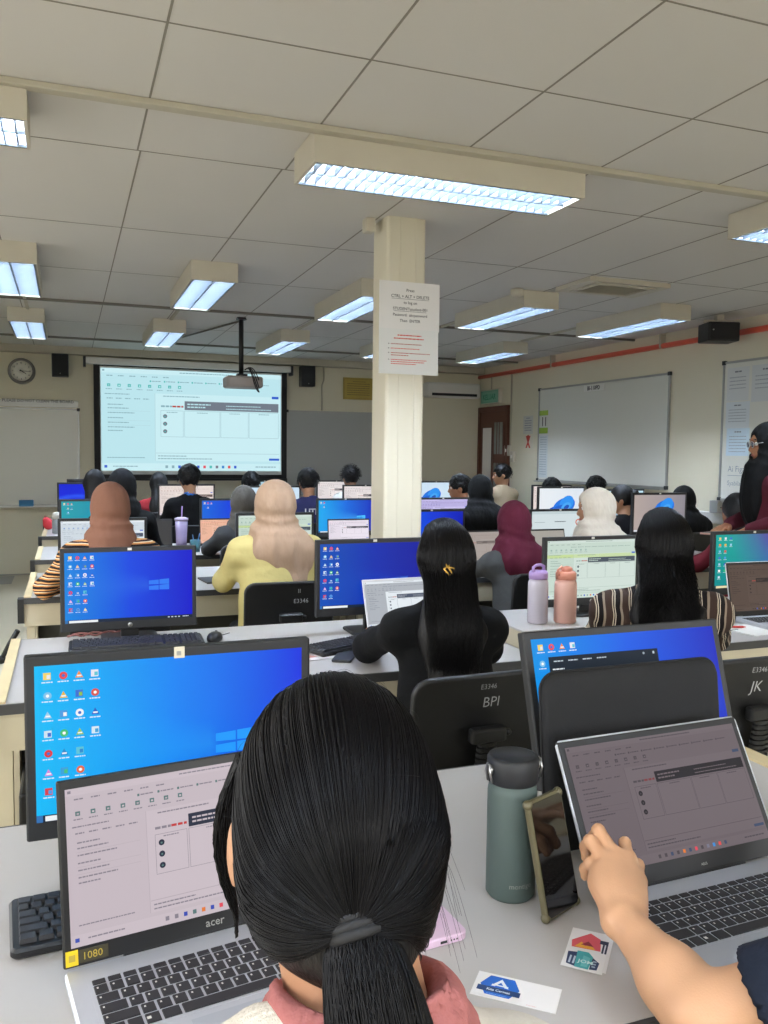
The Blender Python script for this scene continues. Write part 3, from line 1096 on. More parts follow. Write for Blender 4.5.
def desk(x0, x1, y0, y1, lab, left_end, right_end):
    t = thing('computer_desk', lab, 'desk', ((x0 + x1) / 2, (y0 + y1) / 2, 0), 0, 'long computer desks')
    w, d = (x1 - x0) / 2 - 0.002, (y1 - y0) / 2
    MB().box((-w, -d, DT - 0.028), (w, d, DT)).build('tabletop', M['desk'], t)
    b = MB().box((-w, -d - 0.008, DT - 0.032), (w, -d, DT - 0.001)).box((-w, d, DT - 0.032), (w, d + 0.008, DT - 0.001))
    b.build('edge_band', M['desk_edge'], t)
    MB().box((-w, -d + 0.012, DT - 0.15), (w, -d + 0.03, DT - 0.033)).build('apron', M['fascia'], t)
    MB().box((-w, d - 0.03, DT - 0.15), (w, d - 0.012, DT - 0.033)).build('rear_rail', M['fascia'], t)
    for s in (-1, 1):
        x = s * (w - 0.03)
        b = MB().box((x - 0.02, -0.06, 0), (x + 0.02, d - 0.035, DT - 0.033)).box((x - 0.02, -d + 0.035, DT - 0.15), (x + 0.02, -0.06, DT - 0.033)).box((x - 0.02, -d + 0.035, 0), (x + 0.02, -d + 0.085, DT - 0.15))
        b.build('end_panel', M['fascia'], t)
    MB().box((-w + 0.05, 0.08, 0.1), (w - 0.05, 0.1, DT - 0.033)).build('modesty_panel', M['modesty'], t)
    if left_end:
        MB().box((-w, -d, DT), (-w + 0.035, d, DT + 0.006)).build('wood_strip', M['wood_edge'], t)
        b = MB().box((-w - 0.03, -d - 0.006, DT - 0.13), (-w, -d + 0.06, DT - 0.005))
        b.build('end_cap', M['black'], t)
    if right_end:
        MB().box((w - 0.05, -d, DT), (w, d, DT + 0.006)).build('wood_strip', M['wood_edge'], t)
    return t


for r, (y0, y1) in enumerate(ROWS):
    n = 1 if r == 0 else 3
    for k in range(n):
        x1 = 4.75 if (r in (2, 5) and k == 2) else XD[k + 1]
        if r == 1 and k == 2:
            continue
        lab = 'long grey-topped desk in the %s row, %s' % (ORD[r], ('under the two open laptops and the green bottle' if r == 0 else ('left end block by the aisle', 'middle block', 'block by the right wall')[k]))
        desk(XD[k], x1, y0, y1, lab, k == 0 and r != 0, r == 0)

# ------------------------------------------------------------------ pictures for the desktop displays


def mix(a, b, t):
    t = max(0.0, min(1.0, t))
    return tuple(x + (y - x) * t for x, y in zip(a, b))


def win_fn(cl, cm, cr, logo, lu=0.735, lv=0.56, beam=0.5):
    cl, cm, cr, logo = lin(cl), lin(cm), lin(cr), lin(logo)

    def f(u, v):
        c = mix(cl, cm, u / 0.5) if u < 0.5 else mix(cm, cr, (u - 0.5) / 0.5)
        if u < lu:
            q = (lu - u)
            k = max(0.0, 1 - abs(v - lv) / (0.12 + 0.55 * q)) * max(0, 1 - q / 0.8)
            c = mix(c, logo, beam * 0.55 * k)
        return c
    return f


ICONS = ['#f2d56b', '#e84a4a', '#f0913a', '#e8e8ee', '#7fc3ea', '#e7b93a', '#3b6fd0', '#d8554a', '#9fd0ea', '#4a9ae0', '#f3f3f3', '#2f62c8', '#cfe4f0', '#47c07a', '#8fc04f', '#d9eaf2', '#e03a3a', '#2a8ad0', '#5fc4d8', '#d8dde4', '#d58ad8', '#3aa0d8', '#e4693f', '#dfe8f0', '#d6404a', '#5a9be0']


def desktop(w, h, cl, cm, cr, logo, icons=True, lu=0.735, lv=0.56, lift=0.0003, cols=(7, 7, 6, 4), bar='#10243c', beam=0.5, logo_a=None):
    p = Pic(w, h, lift).base(win_fn(cl, cm, cr, logo, lu, lv, beam), 30, 18)
    s = 0.078
    hh = s * w / h * 0.5
    c = logo_a or logo
    for i in (0, 1) if lu < 1 else ():
        for j in (0, 1):
            u0, v0 = lu + i * (s + 0.006) - 0.01, lv - hh * 1.02 + j * (hh + 0.012)
            sk = 0.012
            p.poly([(u0, v0 + sk * (1 - i)), (u0, v0 + hh + (0 if j else 0.0) - sk * 0.2), (u0 + s, v0 + hh), (u0 + s, v0 - sk * i + (sk * 0.2))], c, 1)
    if icons:
        for ci, n in enumerate(cols):
            for ri in range(n):
                u, v = 0.030 + ci * 0.055, 0.045 + ri * 0.123
                col = ICONS[(ci + ri * 4) % len(ICONS)]
                if (ci + ri) % 3 == 0:
                    p.rect(u, v, u + 0.026, v + 0.045, col, 2).rect(u + 0.012, v + 0.014, u + 0.024, v + 0.038, ICONS[(ci * 5 + ri + 3) % len(ICONS)], 3)
                elif (ci + ri) % 3 == 1:
                    p.disc(u + 0.014, v + 0.024, 0.0145, col, 2, 12).disc(u + 0.014, v + 0.024, 0.006, '#ffffff' if ri % 2 else '#3b6fd0', 3, 8)
                else:
                    p.poly([(u + 0.013, v), (u, v + 0.044), (u + 0.028, v + 0.044)], col, 2).rect(u + 0.006, v + 0.026, u + 0.022, v + 0.036, '#f5f5f5', 3)
                p.words(u - 0.006, v + 0.056, 0.038, 0.010, '#dfefff', 2, ci * 9 + ri)
    p.rect(0, 0.955, 1, 1, bar, 2)
    p.rect(0.0, 0.955, 0.022, 1, '#2f6fb0', 3)
    p.rect(0.03, 0.962, 0.25, 0.995, '#eef2f4', 3)
    for i in range(4):
        p.rect(0.8 + i * 0.028, 0.972, 0.815 + i * 0.028, 0.986, '#dfe6ee', 3)
    p.words(0.92, 0.97, 0.05, 0.014, '#dfe6ee', 3)
    return p


def bloom(w, h, bg, cx=0.6, cy=0.7, sc=1.0, bg2=None, lift=0.0003, cols=None):
    """A light desktop with a folded blue flower on it."""
    a, c = lin(bg), lin(bg2 or bg)
    p = Pic(w, h, lift).base(lambda u, v: mix(a, c, u), 10, 6)
    ra = w / h
    pal = cols or ['#0d4fc0', '#1f74e0', '#2f92f0', '#1a5fd0', '#4aa8f5', '#1450b8']
    for i, (dx, dy, r1, r2, an) in enumerate(((-0.12, 0.16, 0.20, 0.14, 20), (0.05, 0.02, 0.25, 0.17, 35), (0.10, -0.04, 0.19, 0.13, 60), (0.0, 0.1, 0.18, 0.11, 10), (0.09, 0.03, 0.12, 0.075, 45), (0.1, 0.04, 0.065, 0.04, 45))):
        pts = []
        th = math.radians(an)
        for k in range(20):
            q = -2 * PI * k / 20
            x, y = r1 * math.cos(q), r2 * math.sin(q)
            pts.append((cx + sc * (dx + x * math.cos(th) - y * math.sin(th)) * 0.7, cy - sc * (-dy + (x * math.sin(th) + y * math.cos(th))) * 0.7 * ra * 0.8))
        pts = [(max(0, min(1, u)), max(0, min(1, v))) for u, v in pts]
        p.poly(pts, pal[i], i + 1)
    p.rect(0, 0.955, 1, 1, '#dfe3ea', 8)
    return p


LIGHTDOC = dict(bg='#d5cdd4', ink='#6b6772', bar='#3b4252', accent='#5f8f8a', canvas='#dcd4da', line='#bab2ba')

# ------------------------------------------------------------------ monitors


def monitor(lab, x0, y, zt, pic, w=0.515, h=0.328, tilt=0.0, rz=0.0, chin=0.034, bez=0.017, mark='hp', sticker=None, thin=False, dot=True, group='desktop monitors', bottom=None):
    """x0: left edge; y: front face; zt: top edge."""
    t = thing('computer_monitor', lab, 'monitor', (x0 + w / 2 * math.cos(rz), y + w / 2 * math.sin(rz), DT + 0.0005), rz, group)
    zb = zt - h * math.cos(tilt) - DT
    R = TR((0, 0, zb), 0, rx=-tilt)
    b = MB()
    b.rprism(-w / 2, 0.0, w / 2, 0.026, 0, h, 0.004, n=2, M=R)
    b.loft([[(-w / 2 + 0.03, 0.026, 0.03), (w / 2 - 0.03, 0.026, 0.03), (w / 2 - 0.03, 0.026, h - 0.03), (-w / 2 + 0.03, 0.026, h - 0.03)][::-1],
            [(-w / 2 + 0.09, 0.05, 0.07), (w / 2 - 0.09, 0.05, 0.07), (w / 2 - 0.09, 0.05, h - 0.08), (-w / 2 + 0.09, 0.05, h - 0.08)][::-1]], M=R, smooth=False)
    b.build('casing', M['charcoal' if not thin else 'black'], t, bevel=0.003)
    p = pic(w - 2 * bez, h - chin - bez)
    s = p.build('screen', M['screen'], t)
    s.matrix_local = R @ Matrix.Translation((0, -0.0007, chin))
    if mark == 'hp':
        b = MB().lathe([(0, 0), (0.009, 0), (0.009, 0.0012), (0, 0.0012)], n=20, M=TR((0, -0.0001, chin / 2), rx=PI / 2))
        d = b.build('maker_badge', M['alu'], t)
        d.matrix_local = R
        b = MB()
        vs, fs = text_geo('hp', 0.011, 'CENTER', 0.0)
        b.add([(x + z * 0.2, -0.0016, z + chin / 2 - 0.0035) for x, z in vs], fs)
        d = b.build('badge_letters', M['charcoal'], t)
        d.matrix_local = R
    if sticker:
        d = MB().box((-0.0095, -0.0012, h - 0.020), (0.0095, 0.0, h + 0.001)).build('sticker', mat('paper label', '#d8d2bd', 0.7), t)
        d.matrix_local = R @ Matrix.Translation((sticker, 0, 0))
        e = MB().box((-0.005, -0.0016, h - 0.015), (0.003, -0.0012, h - 0.007)).build('sticker_print', M['alu'], t)
        e.matrix_local = R @ Matrix.Translation((sticker, 0, 0))
    elif dot:
        d = MB().box((-0.008, -0.001, h - 0.012), (0.008, 0.0, h - 0.002)).build('sticker', M['white'], t)
        d.matrix_local = R
    b = MB().box((-0.035, 0.03, 0.008), (0.035, 0.052, zb + 0.10)).box((-0.05, 0.026, zb + 0.05), (0.05, 0.054, zb + 0.15))
    b.build('stand_neck', M['black'], t, bevel=0.004)
    b = MB().rprism(-0.11, -0.05, 0.11, 0.12, 0, 0.011, 0.03, ch=0.003)
    b.build('stand_base', M['black'], t)
    return t


# front row
def pm1(w, h):
    return desktop(w, h, '#00bbf8', '#0a84f5', '#1030e0', '#35b9ff', lu=0.665, lv=0.60, cols=(7, 7, 6, 4), beam=0.5, logo_a='#1f9cff')


monitor('front-left hp monitor, blue desktop with four icon columns, behind the silver laptop', -0.0765, 1.575, 1.137, pm1, h=0.332, sticker=0.008, group='hp monitors')


def pmr(w, h):
    p = desktop(w, h, '#0a93e8', '#1a5fe8', '#1c2cc0', '#2f86f0', lu=1.3, lv=0.6, cols=(7, 1, 1, 1), beam=0.25)
    p.rect(0.075, 0.145, 0.66, 0.95, '#16222e', 6)
    for i in range(4):
        p.words(0.10 + i * 0.075, 0.175, 0.05, 0.012, '#c8d4de', 7, i)
    p.words(0.09, 0.235, 0.06, 0.013, '#e8eef2', 7, 5)
    p.disc(0.58, 0.175, 0.006, '#aab4be', 7).rect(0.63, 0.165, 0.64, 0.185, '#c8d4de', 7)
    for i in range(9):
        p.words(0.10, 0.32 + 0.06 * i, 0.4 - 0.03 * (i % 3), 0.013, '#8fa0ae', 7, i + 9)
    return p


monitor('blue-screened monitor leaning back behind the black laptop sleeve', 0.900, 1.462, 1.123, pmr, h=0.325, tilt=0.30, dot=False, group='hp monitors', mark='hp')


# second row
def pm2a(w, h):
    return desktop(w, h, '#0a84e0', '#0b46e2', '#0a0ccc', '#3a86f0', lu=0.66, lv=0.49, cols=(7, 7, 7, 4), logo_a='#2f7cf2')


def pm2b(w, h):
    return desktop(w, h, '#0a50b8', '#0a2cb0', '#10149a', '#1b57c8', lu=0.66, lv=0.62, cols=(7, 7, 6, 0), logo_a='#2258cc')


def greendoc(w, h):
    p = doc_picture(w, h, '#c6d8cc', '#8aa39a', '#4b5560', '#86aaa0', '#d2e0d8', '#a9c0b4')
    p.rect(0, 0.24, 1, 0.30, '#c7dc9a', 1)
    return p


def pm2d(w, h):
    a, b2, c2, d2 = lin('#0fa79c'), lin('#2a63b8'), lin('#5a3fa0'), lin('#128a8e')
    p = Pic(w, h, 0.0003).base(lambda u, v: mix(mix(a, d2, v), mix(c2, b2, v * 1.2), (u - 0.12) * 1.7 - v * 0.5), 24, 14)
    for ci, n in enumerate((7, 6, 2)):
        for ri in range(n):
            p.rect(0.04 + ci * 0.07, 0.05 + ri * 0.12, 0.065 + ci * 0.07, 0.09 + ri * 0.12, ICONS[(ci * 3 + ri * 2) % len(ICONS)], 1)
            p.words(0.032 + ci * 0.07, 0.1 + ri * 0.12, 0.042, 0.011, '#d0eae8', 1)
    p.rect(0, 0.95, 1, 1, '#1a3a44', 1).rect(0.02, 0.953, 0.3, 0.995, '#e8dcae', 2)
    return p


monitor('hp monitor with a blue desktop in front of the brown headscarf', -0.034, 3.487, 1.113, pm2a, w=0.522, group='hp monitors')
monitor('dim blue monitor beside the woman with the hair claw', 0.951, 3.33, 1.138, pm2b, w=0.515, h=0.32)
monitor('monitor with a pale green document, hidden partly by the long wavy hair', 2.07, 3.40, 1.115, greendoc, w=0.53, h=0.325)
monitor('teal and purple monitor at the right edge of the second row', 3.05, 3.40, 1.122, pm2d, w=0.53, h=0.325)

# third row


def whitedoc(bg='#d0dae2', ink='#94a2b2', acc='#5f8fd0'):
    def f(w, h):
        return doc_picture(w, h, bg, ink, '#4b5568', acc, '#e4ebf0', '#b5c2cc')
    return f


def lilac(w, h):
    return doc_picture(w, h, '#b9b0e0', '#6a6496', '#2f3052', '#7f78c0', '#c8c0ec', '#a097cc')


def pale(w, h):
    return doc_picture(w, h, '#e4dcdc', '#8d8484', '#514a4e', '#b09a98', '#ece4e2', '#c8bebc')


def orange(w, h):
    return doc_picture(w, h, '#ecb79c', '#9a6a55', '#3b3030', '#c98464', '#f0c0a6', '#d49f84')


def bluedesk(w, h):
    return desktop(w, h, '#0a66dc', '#0a38da', '#0a1cb4', '#2a6ae6', cols=(1, 2, 1), lu=0.72)


def cyandesk(w, h):
    return desktop(w, h, '#10a8ee', '#0a6ae0', '#0a2cc0', '#4ac0ff', cols=(1, 2), lu=0.72, lv=0.55, beam=0.8)


def tealdesk(w, h):
    return desktop(w, h, '#1aa0ac', '#1590a8', '#107ca0', '#2ab0b8', cols=(1, 3, 2), lu=1.3)


def spirals(w, h):
    a, b2 = lin('#0c22d8'), lin('#2a5cf5')
    return Pic(w, h).base(lambda u, v: mix(a, b2, max(0, 1 - 9 * abs((u - 0.35) ** 2 + (v - 1.05) ** 2 - 0.42))), 30, 18)


def plainpink(w, h):
    p = doc_picture(w, h, '#e6d9d4', '#a08d86', '#6b5a56', '#c09a90', '#ece0da', '#cdbcb4')
    return p


def warmbloom(w, h):
    return bloom(w, h, '#b5a6a0', 0.54, 0.34, 1.25, '#8f8a92')


def whitebloom(w, h):
    return bloom(w, h, '#e9eef2', 0.50, 0.58, 1.6, '#dfe7f0')


def skybloom(w, h):
    return bloom(w, h, '#cfe4f4', 0.32, 0.60, 1.6)


def skydoc(w, h):
    return doc_picture(w, h, '#b8dcec', '#6f98ac', '#5a7c90', '#58a8c8', '#c8e6f2', '#9cc4d6')


def ringdoc(w, h):
    p = Pic(w, h).flat('#d3dfe2')
    p.rect(0, 0, 1, 0.08, '#c3d2d6')
    p.words(0.05, 0.3, 0.18, 0.02, '#93a3aa').words(0.4, 0.28, 0.2, 0.03, '#4c585e', seed=3)
    p.disc(0.82, 0.32, 0.05, '#c9735c', 1, 20).disc(0.82, 0.32, 0.03, '#d3dfe2', 2, 16)
    return p


monitor('monitor with a pale document beside the brown headscarf', -0.06, 5.38, 1.085, whitedoc(), h=0.31)
monitor('thin monitor with a pale green page behind the beige headscarf', 1.0, 5.36, 1.105, greendoc, h=0.31, mark=None)
monitor('blue monitor half hidden behind the right side of the pillar', 2.12, 5.40, 1.11, bluedesk, h=0.31)
monitor('monitor with a white page and an orange ring, beside the white headscarf', 3.16, 5.40, 1.10, ringdoc, h=0.31)
monitor('monitor with a blue flower on a beige picture, above the long wavy hair', 4.07, 5.42, 1.215, warmbloom, h=0.335, mark=None)
# fourth row
monitor('teal desktop monitor, second of the stack seen left of the brown headscarf', -0.065, 6.92, 1.115, tealdesk, h=0.32)
monitor('deep blue monitor above the orange-screened laptop', 1.0, 6.92, 1.112, bluedesk, h=0.33)
monitor('bright blue monitor behind the white-screened laptop, left of the pillar', 1.98, 6.92, 1.105, cyandesk, h=0.325)
monitor('lilac-screened monitor between the pillar and the black headscarf', 2.90, 6.92, 1.105, lilac, h=0.325)
monitor('monitor with a blue flower on white, left of the white headscarf', 4.13, 6.92, 1.20, whitebloom, h=0.33)
monitor('dark far monitor showing above the flower picture', 4.82, 6.90, 1.175, skydoc, h=0.33, w=0.5)
# fifth row
monitor('blue monitor with a curved swirl, topmost bright one left of the black headscarf', -0.095, 8.58, 1.183, spirals, h=0.33)
monitor('beige-screened monitor behind the person with short black hair', 0.83, 8.58, 1.165, plainpink, w=0.56, h=0.34)
monitor('light blue monitor with a blue flower, just left of the boy in navy', 1.74, 8.58, 1.145, skybloom, h=0.33, w=0.54)
monitor('white-screened monitor touching the left side of the pillar, below the curly hair', 2.74, 8.58, 1.155, pale, h=0.33)
monitor('pink-edged white monitor behind the white flower picture', 4.82, 8.20, 1.165, plainpink, h=0.33, w=0.51)
# last row
monitor('black-backed far monitor above the swirl picture', -0.01, 10.08, 1.165, lambda w, h: Pic(w, h).flat('#1c1e24'), h=0.33)
monitor('pale blue far monitor under the right end of the projection screen', 1.95, 10.08, 1.15, skydoc, h=0.33, w=0.56)
monitor('white far monitor below the grey board, right of the boy in navy', 2.88, 10.08, 1.15, pale, h=0.33)
monitor('far monitor with a blue flower, just right of the pillar', 4.14, 9.9, 1.145, skybloom, h=0.33, w=0.55)

# ------------------------------------------------------------------ laptops


def laptop(lab, hinge, rz, tilt, pic, W=0.36, D=0.24, H=0.235, base='silver', lidc='black', z=DT + 0.0008, keys=True, mark=None, chin=0.022, top=0.012, side=0.008, edge=None, th=0.017):
    t = thing('laptop', lab, 'laptop', (hinge[0], hinge[1], z), rz, 'open laptops')
    bm = LAP[base]
    MB().rprism(-W / 2, -D, W / 2, 0.0, 0.002, th, 0.012, n=4, ch=0.003).build('base', bm, t)
    MB().box((-W * 0.30, -0.002, th - 0.008), (W * 0.30, 0.008, th + 0.004)).build('hinge', M['black'], t, bevel=0.003)
    if keys:
        k = MB()
        rows = 6
        kw, kd = W * 0.86, D * 0.50
        x0, y0 = -kw / 2, -0.028 - D * 0.02
        MB().box((x0 - 0.004, y0 - kd - 0.003, th - 0.0008), (x0 + kw + 0.004, y0 + 0.003, th + 0.0004)).build('key_bed', bm, t)
        rh = kd / rows
        lay = [[1] * 17, [1] * 14 + [2, 1], [1.5] + [1] * 12 + [1.5, 1, 1], [1.8] + [1] * 11 + [2.2, 1, 1], [2.3] + [1] * 10 + [2.7, 1, 1], [1.2, 1, 1, 1.2, 6.2, 1.2, 1, 1, 1, 1.4]]
        for r in range(rows):
            yy = y0 - r * rh
            tot = sum(lay[r])
            x = x0
            d = rh * (0.6 if r == 0 else 1.0)
            yo = rh - d
            for q in lay[r]:
                ww = q * kw / tot
                g = 0.0016
                a, c_, e, f_ = x + g, x + ww - g, yy - rh + g, yy - yo - g
                k.loft([[(a, e, th), (c_, e, th), (c_, f_, th), (a, f_, th)], [(a + .0008, e + .0008, th + 0.0022), (c_ - .0008, e + .0008, th + 0.0022), (c_ - .0008, f_ - .0008, th + 0.0022), (a + .0008, f_ - .0008, th + 0.0022)]], smooth=False)
                x += ww
        for r in range(1, 5):
            yy = y0 - r * rh - rh * 0.35
            x = x0
            tot = sum(lay[r])
            for q in lay[r]:
                ww = q * kw / tot
                k.box((x + 0.005, yy - 0.0022, th + 0.0022), (x + 0.0075, yy + 0.0012, th + 0.00235), 1)
                x += ww
        x = x0 + kw * (2.2 / sum(lay[5]))
        k.box((x + 0.003, y0 - 5.6 * rh, th + 0.0022), (x + 0.0085, y0 - 5.6 * rh + 0.0055, th + 0.00235), 1)
        k.build('keycaps', [M['keys'], M['white']], t)
        MB().box((-0.058 - 0.02, -D + 0.012, th - 0.0006), (0.058 - 0.02, -D + 0.012 + D * 0.28, th + 0.0003)).build('touchpad', LAP[base + '_pad'] if base + '_pad' in LAP else bm, t)
    R = TR((0, 0.002, th + 0.001), 0, rx=-tilt)
    lid = MB().rprism(-W / 2, -0.0045, W / 2, 0.0045, 0.0, H, 0.003, n=2)
    o = lid.build('lid', LAP[lidc], t, bevel=0.002)
    o.matrix_local = R
    if edge:
        b = MB().tube([(-W / 2, -0.001, 0.004), (-W / 2, -0.001, H - 0.006), (-W / 2 + 0.006, -0.001, H), (W / 2 - 0.006, -0.001, H), (W / 2, -0.001, H - 0.006), (W / 2, -0.001, 0.004)], 0.0028, n=6)
        e = b.build('lid_rim', LAP[edge], t)
        e.matrix_local = R
    p = pic(W - 2 * side, H - chin - top)
    s = p.build('screen', M['screen'], t)
    s.matrix_local = R @ Matrix.Translation((0, -0.0052, chin))
    if mark:
        b = MB()
        vs, fs = text_geo(mark[0], mark[1], 'CENTER', 0.01)
        b.add([(x + mark[2], -0.0052, y + chin * 0.32) for x, y in vs], fs)
        e = b.build('maker_name', M['alu'], t)
        e.matrix_local = R
    return t, R


M['keys'] = mat('laptop keys', '#26272b', 0.5, var=0.08)
LAP = dict(silver=mat('silver laptop shell', '#c9cdd4', 0.35, metal=0.35, var=0.02), silver_pad=mat('silver touchpad', '#bcc2cb', 0.3, metal=0.3, var=0.02),
           black=M['black'], black_pad=M['charcoal'], blue=mat('grey blue laptop shell', '#b4b8c0', 0.35, metal=0.3, var=0.02), blue_pad=mat('grey blue touchpad', '#a4a9b3', 0.3, metal=0.3, var=0.02))


def lapdoc_l(w, h):
    return doc_picture(w, h, '#c4b7be', '#87808a', '#232a3c', '#587775', '#c9bcc3', '#b3a6ae', logo='#c03a3a', blue='#3b4fb0', lift=0.0002)


def lapdoc_r(w, h):
    return doc_picture(w, h, '#6b6064', '#4b4448', '#262224', '#4a4347', '#6f6468', '#5b5155', logo='#7a3a3c', blue='#3c4a66', lift=0.0002)


tL, RL = laptop('silver laptop with a black screen frame at the bottom left, showing a document', (0.193, 1.270), math.radians(8), math.radians(11), lapdoc_l, W=0.42, D=0.275, H=0.262, mark=('acer', 0.017, 0.012), chin=0.027, top=0.013, side=0.011)
# yellow resolution label on the bezel
b = MB().box((-0.207, -0.0058, 0.003), (-0.190, -0.0048, 0.024))
e = b.build('yellow_sticker', mat('yellow sticker', '#e3c21c', 0.5), tL); e.matrix_local = RL
b = MB().box((-0.190, -0.0056, 0.0045), (-0.148, -0.0048, 0.0225))
e = b.build('sticker_band', mat('dark sticker', '#3a3522', 0.5), tL); e.matrix_local = RL
b = MB()
vs, fs = text_geo('1080', 0.0145, 'CENTER', 0.0)
b.add([(x - 0.169, -0.0060, y + 0.0085) for x, y in vs], fs)
b.box((-0.203, -0.0062, 0.009), (-0.194, -0.0058, 0.018))
e = b.build('sticker_digits', mat('gold print', '#b09a3a', 0.5), tL); e.matrix_local = RL

tR, RR = laptop('blue-grey laptop with a dim grey screen under the bare hand', (0.821 + 0.21, 1.160 + 0.009), math.radians(2.5), math.radians(29), lapdoc_r, W=0.42, D=0.285, H=0.256, base='blue', mark=('ASUS', 0.006, 0.03), chin=0.03, top=0.012, side=0.013, edge='silver')
# port side of the blue-grey laptop
laptop('laptop with a pale grey page in front of the woman with the hair claw', (1.31, 3.235), math.radians(3), math.radians(20), whitedoc('#aeb3ba', '#7e858e', '#8b929c'), W=0.33, D=0.23, H=0.225, mark=None, lidc='silver')
laptop('brown-screened laptop in front of the teal and purple monitor', (3.06, 3.07), math.radians(-2), math.radians(12), lambda w, h: doc_picture(w, h, '#57483f', '#3b302b', '#2f2824', '#44372f', '#5b4c43', '#4a3d35', accents=False), W=0.36, D=0.23, H=0.25, base='silver', mark=None, edge='silver')
laptop('open laptop with a grey screen, right of the woman with the hair claw', (2.57, 5.02), 0, math.radians(12), lambda w, h: doc_picture(w, h, '#a59a94', '#8a807a', '#6b625e', '#8a8078', '#aaa09a', '#968b85'), W=0.36, H=0.235, mark=None)
laptop('laptop with its screen seen low, in front of the white page with the orange ring', (3.10, 5.06), 0, math.radians(14), lambda w, h: Pic(w, h).flat('#a8a49c'), W=0.34, H=0.23, mark=None)
laptop('laptop with an orange screen in the fourth row', (1.12, 6.63), 0, math.radians(6), orange, W=0.33, H=0.215, mark=None)
laptop('laptop with a white screen in front of the bright blue monitor', (2.15, 6.55), 0, math.radians(6), lambda w, h: doc_picture(w, h, '#e6dde8', '#8d8794', '#34343c', '#a59fae', '#ece4ee', '#c4bcc8'), W=0.36, H=0.20, mark=None)
laptop('laptop with a dark olive lid in front of the person with short black hair', (0.58, 6.62), math.radians(-8), math.radians(14), lambda w, h: Pic(w, h).flat('#3a3833'), W=0.33, H=0.22, base='black', mark=None)

# ------------------------------------------------------------------ keyboards and mice


def keyboard(lab, c, rz, w=0.44, d=0.15, z=DT + 0.0006, tilt=0.05):
    t = thing('keyboard', lab, 'keyboard', (c[0], c[1], z), rz, 'black desktop keyboards')
    S = Matrix.Rotation(tilt, 4, 'X')
    MB().rprism(-w / 2, -d / 2, w / 2, d / 2, 0.005, 0.021, 0.012, n=4, ch=0.004, M=S).build('case', M['black'], t)
    k = MB()
    blocks = [(-w / 2 + 0.012, w * 0.66, [[1] * 13, [1] * 13 + [2], [1.5] + [1] * 12 + [1.5], [1.8] + [1] * 11 + [2.2], [2.3] + [1] * 10 + [2.7], [1.3, 1.2, 1.2, 5.5, 1.2, 1.2, 1.2, 1.2]]),
              (-w / 2 + 0.012 + w * 0.675, w * 0.115, [[1] * 3] * 3 + [[0.01, 1, 0.01]] * 1 + [[1] * 3] * 2),
              (-w / 2 + 0.012 + w * 0.80, w * 0.15, [[1] * 4] * 6)]
    rh = (d - 0.026) / 6
    for x0, bw, lay in blocks:
        for r, row in enumerate(lay):
            y1 = d / 2 - 0.013 - r * rh
            tot = sum(row)
            x = x0
            for q in row:
                ww = q * bw / tot
                if ww > 0.004:
                    a, c2, e, f = x + 0.001, x + ww - 0.001, y1 - rh + 0.001, y1 - 0.001
                    k.loft([[(a, e, 0.02), (c2, e, 0.02), (c2, f, 0.02), (a, f, 0.02)], [(a + .002, e + .002, 0.028), (c2 - .002, e + .002, 0.028), (c2 - .002, f - .0015, 0.028), (a + .002, f - .0015, 0.028)]], M=S, smooth=False)
                x += ww
    k.build('keycaps', M['keys'], t)
    return t


def mouse(lab, x, y, rz):
    t = thing('computer_mouse', lab, 'mouse', (x, y, DT + 0.0006), rz)
    b = MB()
    rings = []
    for z, s in ((0, 0.92), (0.008, 1.0), (0.018, 0.96), (0.027, 0.78), (0.033, 0.45), (0.0345, 0.05)):
        rings.append([(0.03 * s * math.cos(2 * PI * i / 20), 0.052 * s * math.sin(2 * PI * i / 20) - 0.006 * (1 - s), z) for i in range(20)])
    b.loft(rings)
    b.build('shell', M['black'], t)
    MB().lathe([(0, -0.004), (0.008, -0.004), (0.008, 0.004), (0, 0.004)], n=12, M=TR((0, 0.025, 0.027), ry=PI / 2)).build('wheel', M['charcoal'], t)
    MB().tube([(0, 0.05, 0.008), (0.01, 0.08, 0.004), (0.03, 0.13, 0.003)], 0.002, n=5).build('cable', M['black'], t)
    return t


keyboard('black keyboard at the bottom left, behind the silver laptop', (0.125, 1.405), math.radians(4))
keyboard('black keyboard in front of the hp monitor in the second row', (0.245, 3.36), math.radians(-1), w=0.50, d=0.15)
keyboard('black keyboard left of the woman with the hair claw', (0.985, 3.08), math.radians(24), w=0.30, d=0.13)
keyboard('black keyboard beside the brown-screened laptop', (2.70, 3.22), math.radians(-20), w=0.36)
mouse('black mouse right of the second-row hp keyboard', 0.545, 3.38, -0.4)
mouse('black mouse on the white papers at the right of the second row', 2.62, 2.86, -1.1)

# ------------------------------------------------------------------ things on the front desk
# black laptop sleeve leaning on the monitor
t = thing('laptop_sleeve', 'black padded laptop sleeve standing against the blue monitor on the front desk', 'laptop sleeve', (1.050, 1.347, DT + 0.0045), math.radians(1))
R = Matrix.Rotation(-0.115, 4, 'X')
SL = mat('black neoprene', '#191a1c', 0.85, bump=0.25, bscale=500)
W2, H2 = 0.212, 0.340


def rr(w, h, r, n=7):
    out = []
    for cx, cz, a0 in ((w - r, h - r, 0), (-w + r, h - r, 90), (-w + r, r, 180), (w - r, r, 270)):
        for i in range(n + 1):
            a = math.radians(a0 + 90 * i / n)
            out.append((cx + r * math.cos(a), cz + r * math.sin(a)))
    return out


